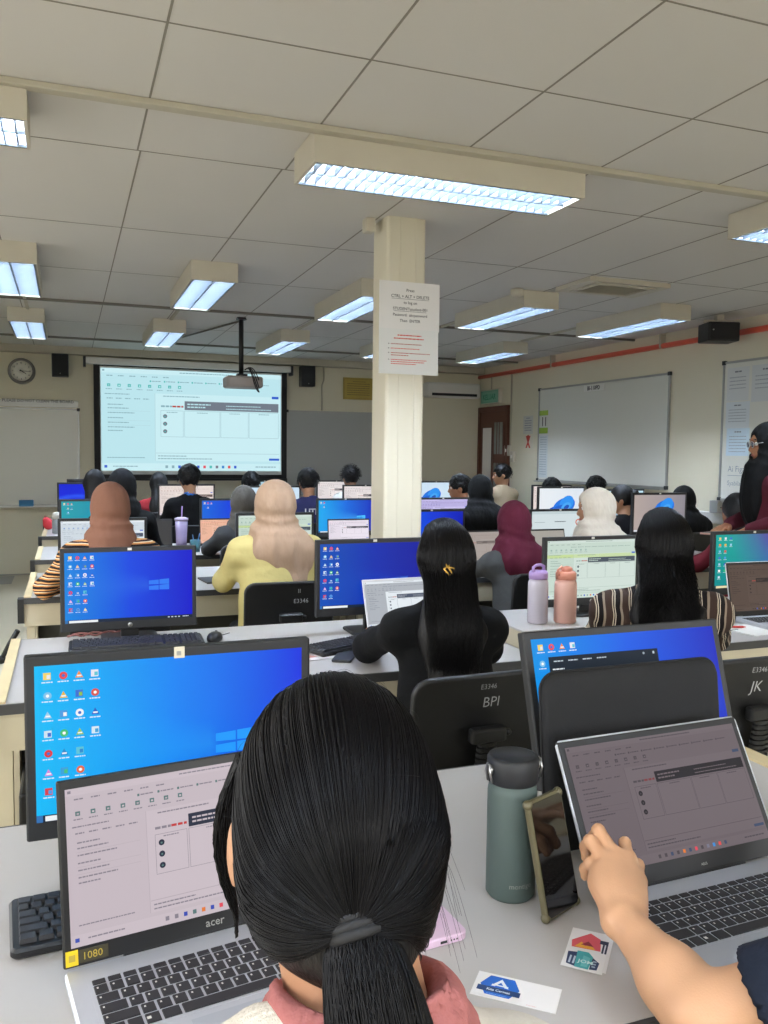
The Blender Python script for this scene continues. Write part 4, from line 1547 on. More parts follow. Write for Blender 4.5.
b = MB()
rings = []
for y, ins in ((-0.016, 0.03), (-0.016, 0.010), (-0.010, 0.003), (0.0, 0.0), (0.010, 0.003), (0.016, 0.012), (0.016, 0.03)):
    o2 = rr(W2 - ins, H2 - 2 * ins, 0.035 if ins < 0.02 else 0.03)
    rings.append([(x, y, z + ins) for x, z in o2][::-1])
b.loft(rings, M=R)
b.build('sleeve_body', SL, t)
b = MB()
pts = [(x, 0.0, z) for x, z in rr(W2 + 0.0005, H2 + 0.001, 0.035)]
b.tube([pts[i] for i in range(0, 24)], 0.0026, n=6, M=R)
b.build('zip', M['blackmatte'], t)
MB().box((W2 - 0.02, -0.004, 0.20), (W2 + 0.012, 0.004, 0.206), M=R).build('zip_pull', M['alu'], t)

# green steel bottle
t = thing('water_bottle', 'green steel bottle with a black screw lid on the front desk', 'bottle', (0.711, 1.252, DT))
BG = mat('sage green powder coat', '#4e5d59', 0.6, bump=0.08, bscale=900)
b = MB().lathe([(0.0, 0.0), (0.038, 0.0), (0.0425, 0.006), (0.0425, 0.182), (0.041, 0.192), (0.0385, 0.197), (0.0385, 0.21), (0, 0.21)], n=48)
b.build('flask', BG, t)
b = MB().lathe([(0, 0.201), (0.0425, 0.201), (0.0440, 0.204), (0.0445, 0.240), (0.042, 0.245), (0.036, 0.246), (0.034, 0.2435), (0, 0.2435)], n=48)
lid = b.build('lid', M['charcoal'], t)
for s in (-1, 1):
    b = MB().lathe([(0, 0), (0.008, 0), (0.008, 0.004), (0, 0.005)], n=14, M=TR((s * 0.0435, -0.004, 0.226), ry=s * PI / 2))
    b.tube([(s * 0.046, -0.012, 0.205), (s * 0.050, -0.012, 0.222), (s * 0.049, -0.008, 0.236), (s * 0.049, 0.0, 0.236), (s * 0.050, 0.004, 0.222), (s * 0.046, 0.004, 0.205)], 0.002, n=6)
    b.build('handle_rivet', M['steel'], lid)
b = MB()
vs, fs = text_geo('montigo', 0.0125, 'LEFT', 0.0)
for_v = []
for x, y in vs:
    a = -PI / 2 - 0.55 + (x / 0.0428)
    for_v.append((0.0428 * math.cos(a), 0.0428 * math.sin(a), y + 0.028))
b.add(for_v, fs)
b.build('maker_name', M['alu'], t)

# phone propped on the bottle
t = thing('smartphone', 'smartphone in an olive case propped against the green bottle', 'phone', (0.757, 1.161, DT + 0.003), math.radians(23))
R = Matrix.Rotation(-0.235, 4, 'X')
Wp, Hp = 0.046, 0.192
CASE = mat('clear olive phone case', '#5d583f', 0.35, var=0.1, spec=0.6)
b = MB()
rings = [[(x, y, z) for x, z in rr(Wp, Hp, 0.012, 5)][::-1] for y in (-0.006, 0.006)]
b.loft(rings, smooth=False)
o = b.build('case', CASE, t, bevel=0.003); o.matrix_local = R
b = MB()
for sx in (-1, 1):
    for z in (0.006, Hp - 0.006):
        b.sphere((sx * (Wp - 0.004), 0, z), (0.0085, 0.0085, 0.0085), n=12, m=8)
o = b.build('corner_bumpers', CASE, t); o.matrix_local = R
b = MB()
rings = [[(x, y, z + 0.005) for x, z in rr(Wp - 0.0045, Hp - 0.010, 0.008, 5)][::-1] for y in (-0.0072, -0.0058)]
b.loft(rings, smooth=False)
o = b.build('screen_glass', mat('dark phone glass', '#0c0a0a', 0.06, spec=0.8), t); o.matrix_local = R
b = MB().box((Wp - 0.0006, -0.002, 0.11), (Wp + 0.0018, 0.002, 0.135)).box((Wp - 0.0006, -0.002, 0.145), (Wp + 0.0018, 0.002, 0.155))
o = b.build('side_buttons', CASE, t); o.matrix_local = R

# pink phone lying down
t = thing('smartphone', 'pale pink smartphone lying on the desk beside the ponytail', 'phone', (0.527, 1.232, DT + 0.0006), math.radians(5))
PK = mat('pale pink case', '#dcc0d6', 0.5, var=0.02)
b = MB().rprism(-0.045, -0.09, 0.045, 0.09, 0, 0.0135, 0.014, n=5, ch=0.002)
b.build('case', PK, t)
b = MB().rprism(-0.041, 0.035, 0.0, 0.082, 0.0135, 0.0155, 0.01, n=4)
b.build('camera_plate', mat('pink camera plate', '#cfb0c8', 0.4), t)
b = MB()
for x, y in ((-0.03, 0.07), (-0.03, 0.048), (-0.012, 0.06)):
    b.lathe([(0.008, 0.0155), (0.008, 0.0175), (0.006, 0.018), (0, 0.0178)], c=(x, y, 0), n=16)
b.build('camera_lenses', M['black'], t)
b = MB().box((-0.006, -0.0905, 0.0045), (0.006, -0.0895, 0.0085))
for i in range(3):
    b.box((0.012 + i * 0.005, -0.0905, 0.0055), (0.0145 + i * 0.005, -0.0895, 0.0078))
b.build('charging_port', M['charcoal'], t)


# cards and stickers: flat prints lying on the desk
def card(lab, corners, draw, z, name='sticker_card', th=0.0006):
    """corners: top-left, top-right, bottom-right, bottom-left on the desk."""
    tl, trr, br, bl = [Vector((x, y, 0)) for x, y in corners]
    c = (tl + trr + br + bl) / 4
    ux = ((trr - tl) + (br - bl)) / 2
    w = ux.length
    h = (((tl - bl) + (trr - br)) / 2).length
    rz = math.atan2(ux.y, ux.x)
    t = thing(name, lab, 'sticker', (c.x, c.y, z), rz)
    MB().box((-w / 2, -h / 2, 0), (w / 2, h / 2, th)).build('backing', M['paper'], t)
    p = Pic(w * 0.98, h * 0.98, 0.00006)
    draw(p)
    o = p.build('print', M['print'], t)
    o.matrix_local = Matrix.Translation((0, -h * 0.49, th + 0.00012)) @ Matrix.Rotation(-PI / 2, 4, 'X')
    return t


def hexa(p, cx, cy, rx, ry, col, k, cutc=0.5):
    p.poly([(cx - rx, cy), (cx - rx * cutc, cy + ry), (cx + rx * cutc, cy + ry), (cx + rx, cy), (cx + rx * cutc, cy - ry), (cx - rx * cutc, cy - ry)], col, k)


def draw_blue(p):
    p.flat('#f0efee')
    hexa(p, 0.30, 0.48, 0.24, 0.40, '#2368c8', 1, 0.62)
    p.rect(0.04, 0.55, 0.56, 0.76, '#1c3a6c', 2)
    p.text('Kita Cermat', 0.30, 0.70, 0.085, '#f2f6fa', 3, 'CENTER', 0.02)
    p.poly([(0.30, 0.16), (0.19, 0.50), (0.24, 0.50), (0.30, 0.30), (0.36, 0.50), (0.41, 0.50)], '#f2f6fa', 2)
    p.rect(0.20, 0.42, 0.40, 0.47, '#f2f6fa', 3)
    p.words(0.17, 0.82, 0.25, 0.03, '#7fb0ea', 3)
    p.words(0.66, 0.93, 0.12, 0.02, '#e0a8a8', 1)


def draw_red(p):
    p.flat('#f1f0ef')
    p.poly([(0.06, 0.34), (0.45, 0.06), (0.72, 0.18), (0.78, 0.5), (0.10, 0.52)], '#dd5f6a', 1)
    p.poly([(0.16, 0.50), (0.30, 0.34), (0.40, 0.44), (0.52, 0.36), (0.66, 0.50)], '#f0b23c', 2)
    p.poly([(0.3, 0.42), (0.45, 0.3), (0.6, 0.42)], '#8f2f3c', 3)
    p.rect(0.72, 0.20, 0.92, 0.30, '#28304a', 3).rect(0.80, 0.30, 0.92, 0.62, '#28304a', 3)
    p.rect(0.845, 0.30, 0.875, 0.55, '#dfe4ea', 4)
    p.words(0.12, 0.88, 0.2, 0.03, '#b4b4b4', 1).words(0.6, 0.88, 0.3, 0.025, '#d8b0b0', 1)


def draw_teal(p):
    p.flat('#f1f1f0')
    p.poly([(0.06, 0.25), (0.10, 0.85), (0.34, 0.92), (0.34, 0.18)], '#2c3e66', 1)
    for i in range(2):
        p.rect(0.14 + 0.1 * i, 0.42, 0.19 + 0.1 * i, 0.8, '#c8d4e0', 2)
    p.poly([(0.28, 0.12), (0.32, 0.94), (0.66, 0.94), (0.70, 0.30), (0.56, 0.10)], '#49aeb4', 2)
    p.poly([(0.46, 0.30), (0.46, 0.85), (0.62, 0.85), (0.64, 0.36)], '#6fc6ca', 3)
    p.text('JOM', 0.54, 0.68, 0.16, '#d8f0f0', 4, 'CENTER', 0.02)
    p.poly([(0.68, 0.30), (0.68, 0.92), (0.86, 0.88), (0.88, 0.52)], '#2c3e66', 1)
    for i in range(3):
        p.rect(0.72, 0.46 + i * 0.13, 0.81, 0.53 + i * 0.13, '#a8b8cc', 2)


card('white sticker strip with a blue hexagon logo on the front desk', [(0.565, 1.06), (0.656, 0.981), (0.604, 0.960), (0.510, 1.035)][0:1] + [(0.656, 0.981), (0.606, 0.955), (0.515, 1.034)], draw_blue, DT + 0.0004)
card('square white sticker with red and navy print, partly covered by the teal one', [(0.752, 1.122), (0.800, 1.078), (0.732, 0.999), (0.684, 1.043)], draw_red, DT + 0.0004)
card('smaller white sticker with teal and navy print, on top of the red one', [(0.714, 1.078), (0.758, 1.036), (0.722, 0.996), (0.678, 1.038)], draw_teal, DT + 0.0024)

# ------------------------------------------------------------------ things on the other desks
t = thing('storage_box', 'low cream box under the pink and purple bottles', 'box', (1.79, 2.985, DT + 0.0006), 0)
MB().box((-0.145, -0.15, 0), (0.145, 0.15, 0.07)).build('box_body', M['fascia'], t, bevel=0.004)
MB().box((-0.15, -0.155, 0.0702), (0.15, 0.155, 0.08)).build('lid', M['desk'], t, bevel=0.003)
BZ = DT + 0.0812


def bottle(lab, x, y, z, r, h, body, cap, loop, liquid=None, tr=0.6):
    t = thing('water_bottle', lab, 'bottle', (x, y, z), 0.3)
    MB().lathe([(0, 0), (r * 0.9, 0), (r, 0.006), (r, h * 0.62), (r * 0.98, h * 0.7), (r * 0.86, h * 0.76), (0, h * 0.76)], n=28).build('bottle_body', body, t)
    MB().lathe([(0, h * 0.765), (r * 0.93, h * 0.765), (r * 0.93, h * 0.87), (r * 0.8, h * 0.9), (0, h * 0.9)], n=28).build('cap', cap, t)
    if loop:
        b = MB().tube([(-r * 0.8, 0, h * 0.88), (-r * 0.75, 0, h * 0.97), (-r * 0.3, 0, h), (r * 0.3, 0, h), (r * 0.75, 0, h * 0.97), (r * 0.8, 0, h * 0.88)], 0.006, n=8)
    else:
        b = MB().sphere((r * 0.1, 0, h * 0.93), (r * 0.6, r * 0.5, h * 0.06)).tube([(-r * 0.9, 0, h * 0.84), (-r * 1.15, 0, h * 0.93), (-r * 0.6, 0, h * 0.99)], 0.005, n=8)
    b.build('carry_loop', cap, t)
    return t


PINK = mat('frosted peach plastic', '#fdcabb', 0.5, var=0.03)
PINKC = mat('peach cap', '#e59c86', 0.4)
LILA = mat('clear lilac plastic', '#e6e0f0', 0.25, var=0.03, trans=0.25)
LILC = mat('lilac cap', '#b79ad2', 0.4)
bottle('frosted pink water bottle on the cream box', 1.888, 2.93, BZ, 0.045, 0.232, PINK, PINKC, False)
bottle('clear bottle with a lilac cap beside the pink one', 1.775, 2.955, BZ, 0.041, 0.235, LILA, LILC, True)
b = MB().box((-0.15, -0.1, 0), (0.15, 0.1, 0.003))
o = b.build('paper_sheet', M['paper'], loc=(2.86, 2.885, DT + 0.0008), rot=(0, 0, 0.15))
tag(o, 'white sheets of paper on the second-row desk under a red pen', 'paper')
t = thing('pen', 'red pen lying on the white papers', 'pen', (2.74, 2.93, DT + 0.0095), -0.35)
MB().tube([(-0.07, 0, 0), (0.055, 0, 0), (0.07, 0, 0)], [0.005, 0.005, 0.0015], n=8).build('barrel', mat('red pen', '#b8322c', 0.4), t)
MB().box((-0.065, -0.0015, 0.005), (-0.03, 0.0015, 0.0075)).build('clip', M['steel'], t)


def phone(lab, x, y, z, rz, col, w=0.037, h=0.078):
    t = thing('smartphone', lab, 'phone', (x, y, z), rz)
    MB().rprism(-w, -h, w, h, 0, 0.009, 0.009, n=4, ch=0.002).build('case', mat('phone case', col, 0.4), t)
    MB().rprism(-w + 0.003, -h + 0.003, w - 0.003, h - 0.003, 0.009, 0.0096, 0.007, n=4).build('screen_glass', M['keys'], t)
    return t


phone('black smartphone on the second-row desk by the woman with the hair claw', 0.955, 2.945, DT + 0.0006, -0.5, '#1f2023')
phone('dark smartphone on the desk beside the yellow shirt', 0.775, 4.95, DT + 0.0006, 0.12, '#55504c', w=0.05, h=0.11)
o = MB().box((-0.03, -0.04, 0), (0.03, 0.04, 0.022)).build('card_reader', M['modesty'], loc=(-0.13, 4.93, DT + 0.0006), rot=(0, 0, 0.2), bevel=0.004)
tag(o, 'small dark gadget on the desk by the striped elbow', 'gadget')
p = Pic(0.13, 0.09, 0.0001).flat('#d8cfd0')
p.poly([(0.0, 0.1), (0.35, 0.0), (0.6, 0.5), (0.1, 0.7)], '#c98a82').rect(0.55, 0.2, 0.9, 0.8, '#efe9e6')
o = p.build('leaflet', M['print'], loc=(0.86, 2.94, DT + 0.002), rot=(-PI / 2, 0, 0.2))
o.modifiers.new('thickness', 'SOLIDIFY').thickness = -0.0008
tag(o, 'small pink and white leaflet beside the black smartphone', 'leaflet')
b = MB()
for i in range(4):
    pts = [(0.05 + 0.16 * q - 0.02 * i, 3.60 + 0.008 * math.sin(q * 7 + i * 2), DT + 0.004 + 0.012 * abs(math.sin(q * 5 + i))) for q in [k / 10 for k in range(11)]]
    b.tube(pts, 0.004, n=5)
o = b.build('cable_bundle', mat('reddish cable', '#7d4a42', 0.5))
tag(o, 'loose reddish cables behind the stand of the second-row hp monitor', 'cable')

t = thing('tumbler', 'tall lilac tumbler with a straw on the fourth-row desk', 'tumbler', (0.79, 6.42, DT + 0.0006))
MB().lathe([(0, 0), (0.034, 0), (0.036, 0.006), (0.047, 0.24), (0.044, 0.24), (0.034, 0.012), (0, 0.012)], n=28).build('cup', mat('lilac tumbler', '#a99ac0', 0.25, trans=0.35, var=0.1), t)
MB().lathe([(0, 0.241), (0.05, 0.241), (0.05, 0.255), (0.03, 0.262), (0, 0.262)], n=28).build('lid', mat('lilac lid', '#c3b6d6', 0.3), t)
MB().tube([(0, 0, 0.2), (0.006, 0, 0.345)], 0.004, n=8).build('straw', LILC, t)
t = thing('pen_cup', 'small teal cup beside the lilac tumbler', 'cup', (0.892, 6.42, DT + 0.0006))
MB().lathe([(0, 0), (0.035, 0), (0.04, 0.09), (0.036, 0.09), (0.032, 0.006), (0, 0.006)], n=20).build('cup', mat('teal cup', '#3b6f7a', 0.35), t)
b = MB().tube([(0.0, 0, 0.01), (0.035, 0.01, 0.14)], 0.004, n=6).tube([(0.0, 0.01, 0.01), (-0.02, 0.0, 0.13)], 0.004, n=6)
b.build('pens', mat('blue pens', '#3f6fa0', 0.4), t)
t = thing('water_bottle', 'white and grey bottle on the far left desk beside something red', 'bottle', (-0.10, 8.15, DT + 0.0006))
MB().lathe([(0, 0), (0.036, 0), (0.038, 0.005), (0.038, 0.11), (0.03, 0.13), (0, 0.13)], n=20).build('bottle_body', mat('grey bottle', '#8d949a', 0.4), t)
MB().lathe([(0, 0.1305), (0.036, 0.1305), (0.034, 0.18), (0.02, 0.19), (0, 0.19)], n=20).build('cap', M['white'], t)
t = thing('red_pouch', 'small red pouch at the far left end of the desks', 'pouch', (-0.172, 8.47, DT + 0.0068), 0.2)
V, Q = surface([ell((0, 0, 0.05), (0.05, 0.05, 0.05)), ell((-0.02, 0, 0.09), (0.032, 0.035, 0.03), k=0.02)], 0.008)
link('pouch_body', _poly_mesh('pouch_body', V, Q, mat('red cloth', '#c62f3a', 0.7)), t)
MB().tube([(-0.03, -0.02, 0.117), (-0.03, 0, 0.13), (-0.03, 0.02, 0.117)], 0.004, n=6).build('loop', mat('pink cord', '#d86a78', 0.7), t)
t = thing('tape_dispenser', 'small dark red tape dispenser on a far desk below the projection screen', 'tape dispenser', (1.74, 9.72, DT + 0.0006))
b = MB().poly([(-0.07, 0), (0.07, 0), (0.08, 0.03), (0.03, 0.07), (-0.03, 0.075), (-0.07, 0.04)], -0.025, 0.025, M=TR((0, 0, 0), rx=PI / 2))
b.build('dispenser_body', mat('dark red plastic', '#7d2230', 0.4), t, bevel=0.005)
MB().lathe([(0.03, -0.02), (0.05, -0.02), (0.05, 0.02), (0.03, 0.02)], n=20, M=TR((-0.005, 0, 0.085), rx=PI / 2)).build('tape_roll', mat('red tape', '#b03a40', 0.4), t)
t = thing('paper_cup', 'white paper cup on the desk by the hooded person at the right wall', 'cup', (4.66, 6.52, DT + 0.0006))
MB().lathe([(0, 0), (0.03, 0), (0.042, 0.1), (0.044, 0.103), (0.039, 0.1), (0.028, 0.006), (0, 0.006)], n=20).build('cup', M['paper'], t)

# yellow-marked tower and cables under the second-row desk
t = thing('computer_tower', 'black computer tower with a yellow label on the floor under the second-row desk', 'computer tower', (-0.075, 3.02, 0.0), 0.0)
MB().box((-0.085, -0.16, 0.0), (0.085, 0.16, 0.40)).build('case', M['black'], t, bevel=0.01)
MB().box((-0.04, -0.163, 0.20), (0.02, -0.1605, 0.26)).build('yellow_label', mat('yellow label', '#c9b32c', 0.5), t)
b = MB().tube([(-0.03, -0.08, 0.40), (-0.05, -0.10, 0.48), (0.02, -0.10, 0.57), (-0.02, -0.08, 0.69)], 0.006, n=6).tube([(0.03, -0.08, 0.40), (0.05, -0.1, 0.5), (-0.05, -0.08, 0.69)], 0.006, n=6)
b.build('cables', M['black'], t)
b = MB().tube([(-0.25, 4.66, 0.57), (-0.29, 4.68, 0.5), (-0.33, 4.70, 0.42), (-0.28, 4.70, 0.38), (-0.255, 4.7, 0.46)], 0.014, n=8)
b.sphere((-0.335, 4.70, 0.415), (0.03, 0.025, 0.022))
o = b.build('cable_bundle', M['black'])
tag(o, 'black cable hanging at the left end of the third-row desk', 'cable')
# ------------------------------------------------------------------ people
SKIN = mat('skin', '#ac7f60', 0.55, var=0.05, scale=14, bump=0.06, bscale=300, sss=0.03)
SKIN2 = mat('lighter skin', '#cb9c78', 0.5, var=0.05, scale=16, bump=0.08, bscale=420, sss=0.03)
SKIN3 = mat('brown skin', '#9a6a4c', 0.55, var=0.05, scale=14, sss=0.06)
HAIR = mat('black hair', '#080708', 0.46, var=0.3, scale=30, bump=0.35, bscale=260, stretch=(1, 1, 0.05), spec=0.3)
STRAND = mat('hair strands', '#070607', 0.42, var=0.35, scale=60, spec=0.17)
EYEW = mat('eye white', '#e6e2dc', 0.3)
LIP = mat('lips', '#a35a50', 0.5)
TROUSER = mat('dark trousers', '#23252b', 0.85)
JEANS = mat('blue jeans', '#2f4f8f', 0.85, bump=0.2, bscale=500)
SHOE = mat('dark shoes', '#1c1a1a', 0.6)
CLOTH = {}


def cloth(name, col, bump=0.35, bscale=26, sheen=0.0):
    if name not in CLOTH and 'chiffon' in name:
        CLOTH[name] = mat(name, col, 0.85, var=0.10, scale=6, bump=0.8, bscale=11, stretch=(1.0, 0.8, 0.45), spec=0.2, bdist=0.035)
    if name not in CLOTH:
        CLOTH[name] = mat(name, col, 0.9, var=0.08, scale=7, bump=bump, bscale=bscale, spec=0.2, sheen=sheen)
    return CLOTH[name]


def rotm(ax, ang):
    return np.array(Matrix.Rotation(ang, 3, ax))


def hand_tubes(wrist, d, up, side, grip=0.6):
    """Five fingers and the palm prims of a small hand. d: direction of the forearm, up: back of the hand, side: towards the thumb."""
    wrist, d, up, side = [np.array(v, float) for v in (wrist, d, up, side)]
    prims = []
    for k in (-1, 0, 1):
        prims.append(cap(wrist + side * 0.008 * k, wrist + d * 0.075 + side * 0.022 * k, 0.015, 0.0135, k=0.015))
    paths, rads = [], []
    for i, L in enumerate((0.062, 0.074, 0.080, 0.072)):
        b = wrist + d * 0.078 + side * (-0.030 + 0.02 * i)
        pts = [b]
        dd = d.copy()
        for q, ln in enumerate((0.45, 0.32, 0.23)):
            a = grip * (0.35 + 0.5 * q)
            dd = d * math.cos(a) - up * math.sin(a)
            pts.append(pts[-1] + dd * L * ln)
        prims += [cap(pts[j], pts[j + 1], 0.0092 - 0.001 * j, 0.0088 - 0.001 * j, k=0.006) for j in range(3)]
    b = wrist + d * 0.02 + side * 0.028
    t1 = b + d * 0.028 + side * 0.022
    prims += [cap(b, t1, 0.014, 0.0115, k=0.012), cap(t1, t1 + d * 0.03 + side * 0.006 - up * 0.006, 0.0108, 0.009, k=0.006)]
    return prims


def head_prims(c, R):
    def w(p):
        return c + R @ np.array(p, float)
    P = [ell(w((0, -0.004, 0.012)), (0.074, 0.093, 0.098), k=0.02, R=R), ell(w((0, 0.036, -0.045)), (0.054, 0.052, 0.066), k=0.05, R=R),
         ell(w((0, 0.062, -0.088)), (0.026, 0.024, 0.022), k=0.03, R=R),
         cap(w((0, 0.086, 0.008)), w((0, 0.106, -0.026)), 0.009, 0.013, k=0.018), ell(w((0, 0.088, -0.058)), (0.024, 0.012, 0.012), k=0.012, R=R),
         ell(w((0, 0.078, 0.027)), (0.05, 0.02, 0.013), k=0.02, R=R)]
    for s in (-1, 1):
        P.append(ell(w((s * 0.075, -0.004, -0.012)), (0.011, 0.02, 0.031), k=0.01, R=R))
        P.append(dict(ell(w((s * 0.031, 0.094, 0.006)), (0.017, 0.014, 0.011), k=0.02, R=R), op='s'))
    return P


def blob(name, prims, res, m, parent, ripple=None):
    V, Q = surface(prims, res, ripple)
    return link(name, _poly_mesh(name, V, Q, m), parent)


def strands(name, paths, r, parent, m=None, n=4, taper=0.3):
    paths = np.asarray(paths)
    k = paths.shape[1]
    rad = np.broadcast_to(np.asarray(r, float).reshape(-1, 1), paths.shape[:2]) * np.linspace(1, taper, k)[None, :]
    V, Q = tubes(paths, rad, n)
    return link(name, _poly_mesh(name, V, Q, m or STRAND), parent)


def ripple_folds(c, amp, fx, fz, ph=0.0, seed=0):
    """Soft hanging folds running down and around a draped cloth."""
    def f(G):
        x, y, z = G[..., 0] - c[0], G[..., 1] - c[1], G[..., 2] - c[2]
        a = np.arctan2(x, -y)
        neck = np.exp(-((z + 0.085) / 0.055) ** 2)
        low = np.clip((-z - 0.12) / 0.08, 0, 1)
        arcs = 1 - 2 * np.abs(np.sin((z * 78 + 1.1 * a + 0.9 * np.cos(a * 2 + ph) + ph) * 0.5 * 1.25))
        falls = 1 - 2 * np.abs(np.sin((a * 11 + z * 10 * math.sin(ph) + 0.8 * np.sin(z * 21 + ph) + seed) * 0.5))
        crown = np.clip((z + 0.02) / 0.06, 0, 1) * (1 - 2 * np.abs(np.sin((a * 2.2 + z * 26 + ph) * 0.5)))
        return -amp * (0.75 * neck * arcs + 0.5 * low * falls + 0.14 * crown)
    return f


def person(lab, head, yaw=0.0, res=0.011, pose='sit', lean=0.13, pitch=0.12, turn=0.0, top=None, head_kind='short', head_mat=None, elbows=None, wrists=None,
           skin=None, legs=TROUSER, sleeves=True, short_sleeve=False, width=1.0, group='students at the computer desks', hair_res=None, drape=1.0, extra_hair=None, face=True, arm_mats=None, hips_z=0.53, fall=0.42, hood_front=True, front=0.0, hs=1.0):
    """head: x, y of the head's centre and the height of its crown. Everything is built in the person's own frame (facing +y)."""
    skin = skin or SKIN
    zt = head[2]
    zc = zt - 0.118
    cy, sy = math.cos(yaw), math.sin(yaw)
    hip = (head[0] + sy * lean, head[1] - cy * lean)
    t = thing('person', lab, 'person', (hip[0], hip[1], 0), yaw, group)
    hc = np.array((0, lean, zc))
    R = rotm('Z', turn) @ rotm('X', -pitch)
    zs = zc - 0.215
    ys = lean * 0.62

    def loc(p):
        dx, dy = p[0] - hip[0], p[1] - hip[1]
        return np.array((dx * cy + dy * sy, -dx * sy + dy * cy, p[2]))
    W = width
    sh = [np.array((s * 0.155 * W, ys, zs - 0.022)) for s in (-1, 1)]
    el = [loc(elbows[i]) if elbows and elbows[i] is not None else np.array((s * 0.235 * W, ys + 0.12, 0.80 if pose == 'sit' else zs - 0.30)) for i, s in enumerate((-1, 1))]
    wr = [loc(wrists[i]) if wrists and wrists[i] is not None else np.array((s * 0.12, el[i][1] + 0.22, 0.80 if pose == 'sit' else el[i][2] + 0.05)) for i, s in enumerate((-1, 1))]
    hz = hips_z if pose == 'sit' else 0.92
    base = hz + 0.02
    # ---- body: one continuous skin surface
    B = head_prims(hc, R)
    nb = hc + R @ np.array((0, -0.03, -0.075))
    B.append(cap(nb, (0, ys - 0.005, zs + 0.03), 0.050, 0.056, k=0.03))
    B.append(cap((0, ys, zs - 0.03), (0, 0, base + 0.08), 0.085, 0.085, k=0.06, s=(1.3, 1, 1)))
    B.append(cap(sh[0], sh[1], 0.042, k=0.05))
    for i in (0, 1):
        d = wr[i] - el[i]
        d = d / max(np.linalg.norm(d), 1e-6)
        B += [cap(sh[i], el[i], 0.040, 0.034, k=0.03), cap(el[i], wr[i], 0.034, 0.024, k=0.02)]
        up = np.array((0, 0, 1.0))
        up = up - d * (up @ d)
        up /= max(np.linalg.norm(up), 1e-6)
        B += hand_tubes(wr[i], d, up, np.cross(d, up) * (1 if i == 0 else -1), 0.32)
    body = blob('body', B, min(res, 0.010), skin, t)
    if face:
        for s in (-1, 1):
            e = MB().sphere(hc + R @ np.array((s * 0.031, 0.078, 0.006)), 0.0125, 12, 8).build('eye', EYEW, t)
            MB().sphere(hc + R @ np.array((s * 0.031, 0.0865, 0.005)), 0.0055, 10, 6).build('iris', M['black'], e)
            MB().tube([hc + R @ np.array((s * x, 0.090 - 0.15 * abs(x - 0.03), 0.030 + 0.1 * (0.03 - abs(x - 0.032)))) for x in (0.014, 0.026, 0.038, 0.05)], 0.003, n=6).build('eyebrow', HAIR, t)
        MB().tube([hc + R @ np.array((x, 0.0985 - 8 * x * x, -0.058)) for x in (-0.022, -0.012, 0, 0.012, 0.022)], [0.002, 0.005, 0.0055, 0.005, 0.002], n=8).build('lips', LIP, t)
    # ---- top garment
    T = [cap((0, ys * 0.98, zs - 0.075), (0, 0.0, base + 0.06), 0.118, 0.128, k=0.06, s=(1.32 * W, 1, 1)),
         cap(sh[0] * np.array((0.86, 1, 1)), sh[1] * np.array((0.86, 1, 1)), 0.056, k=0.07),
         cap((-0.04, ys - 0.01, zs + 0.032), sh[0], 0.048, 0.046, k=0.05), cap((0.04, ys - 0.01, zs + 0.032), sh[1], 0.048, 0.046, k=0.05),
         cap((0, ys - 0.005, zs), (0, ys - 0.002, zs + 0.048), 0.078, 0.062, k=0.05),
         cut((0, 0, 0.345 if pose == 'sit' else 0.70), (0.5, 0.5, 0.105))]
    A = [[], []]
    for i in (0, 1):
        A[i].append(cap(sh[i], el[i], 0.055, 0.050, k=0.05))
        if not short_sleeve:
            A[i].append(cap(el[i], el[i] + (wr[i] - el[i]) * 0.93, 0.052, 0.038, k=0.03))
    T.append(dict(cap((0, ys + 0.01, zs + 0.055), (0, ys + 0.03, zs + 0.14), 0.058, 0.062, k=0.012), op='s'))
    ph = (head[0] * 7.3) % 6.28

    def rip(G):
        return 0.0032 * (1 - 2 * np.abs(np.sin(G[..., 2] * 24 + G[..., 0] * 16 * np.sign(G[..., 0]) + ph + 1.5 * np.sin(G[..., 0] * 13 + G[..., 2] * 9)))) * np.sin(G[..., 1] * 18 + G[..., 2] * 7 + ph)
    blob('top', [q for q in T if q['op'] == 'u'] + A[0] + A[1] + [q for q in T if q['op'] == 's'], res, top, t, rip)
    if arm_mats:
        for i in (0, 1):
            if arm_mats[i] is not None:
                am = arm_mats[i]
                if callable(am):
                    ad = el[i] - sh[i]
                    v = np.cross(ad, np.array((-0.25, 1.0, 0.1)))
                    am = am(v / np.linalg.norm(v))
                blob('sleeve', [dict(p, r1=p['r1'] + 0.004, r2=p['r2'] + 0.004) for p in A[i]], res, am, t, rip)
    # ---- legs
    L = []
    S = []
    for s in (-1, 1):
        if pose == 'sit':
            hp, kn, an = np.array((s * 0.09, 0.02, hz + 0.005)), np.array((s * 0.11, 0.43, 0.50)), np.array((s * 0.11, 0.36, 0.10))
        else:
            hp, kn, an = np.array((s * 0.09, 0.0, 0.88)), np.array((s * 0.095, 0.02, 0.48)), np.array((s * 0.10, -0.02, 0.09))
        L += [cap(hp, kn, 0.082, 0.062, k=0.05), cap(kn, an, 0.062, 0.045, k=0.03)]
        S += [cap(an + np.array((0, -0.02, -0.045)), an + np.array((0, 0.14, -0.06)), 0.042, 0.033, k=0.03)]
    blob('trousers', L, 0.018, legs, t)
    blob('shoes', S, 0.016, SHOE, t)
    # ---- head covering or hair
    hr = hair_res or res

    def w(p):
        return hc + R @ np.array(p, float)
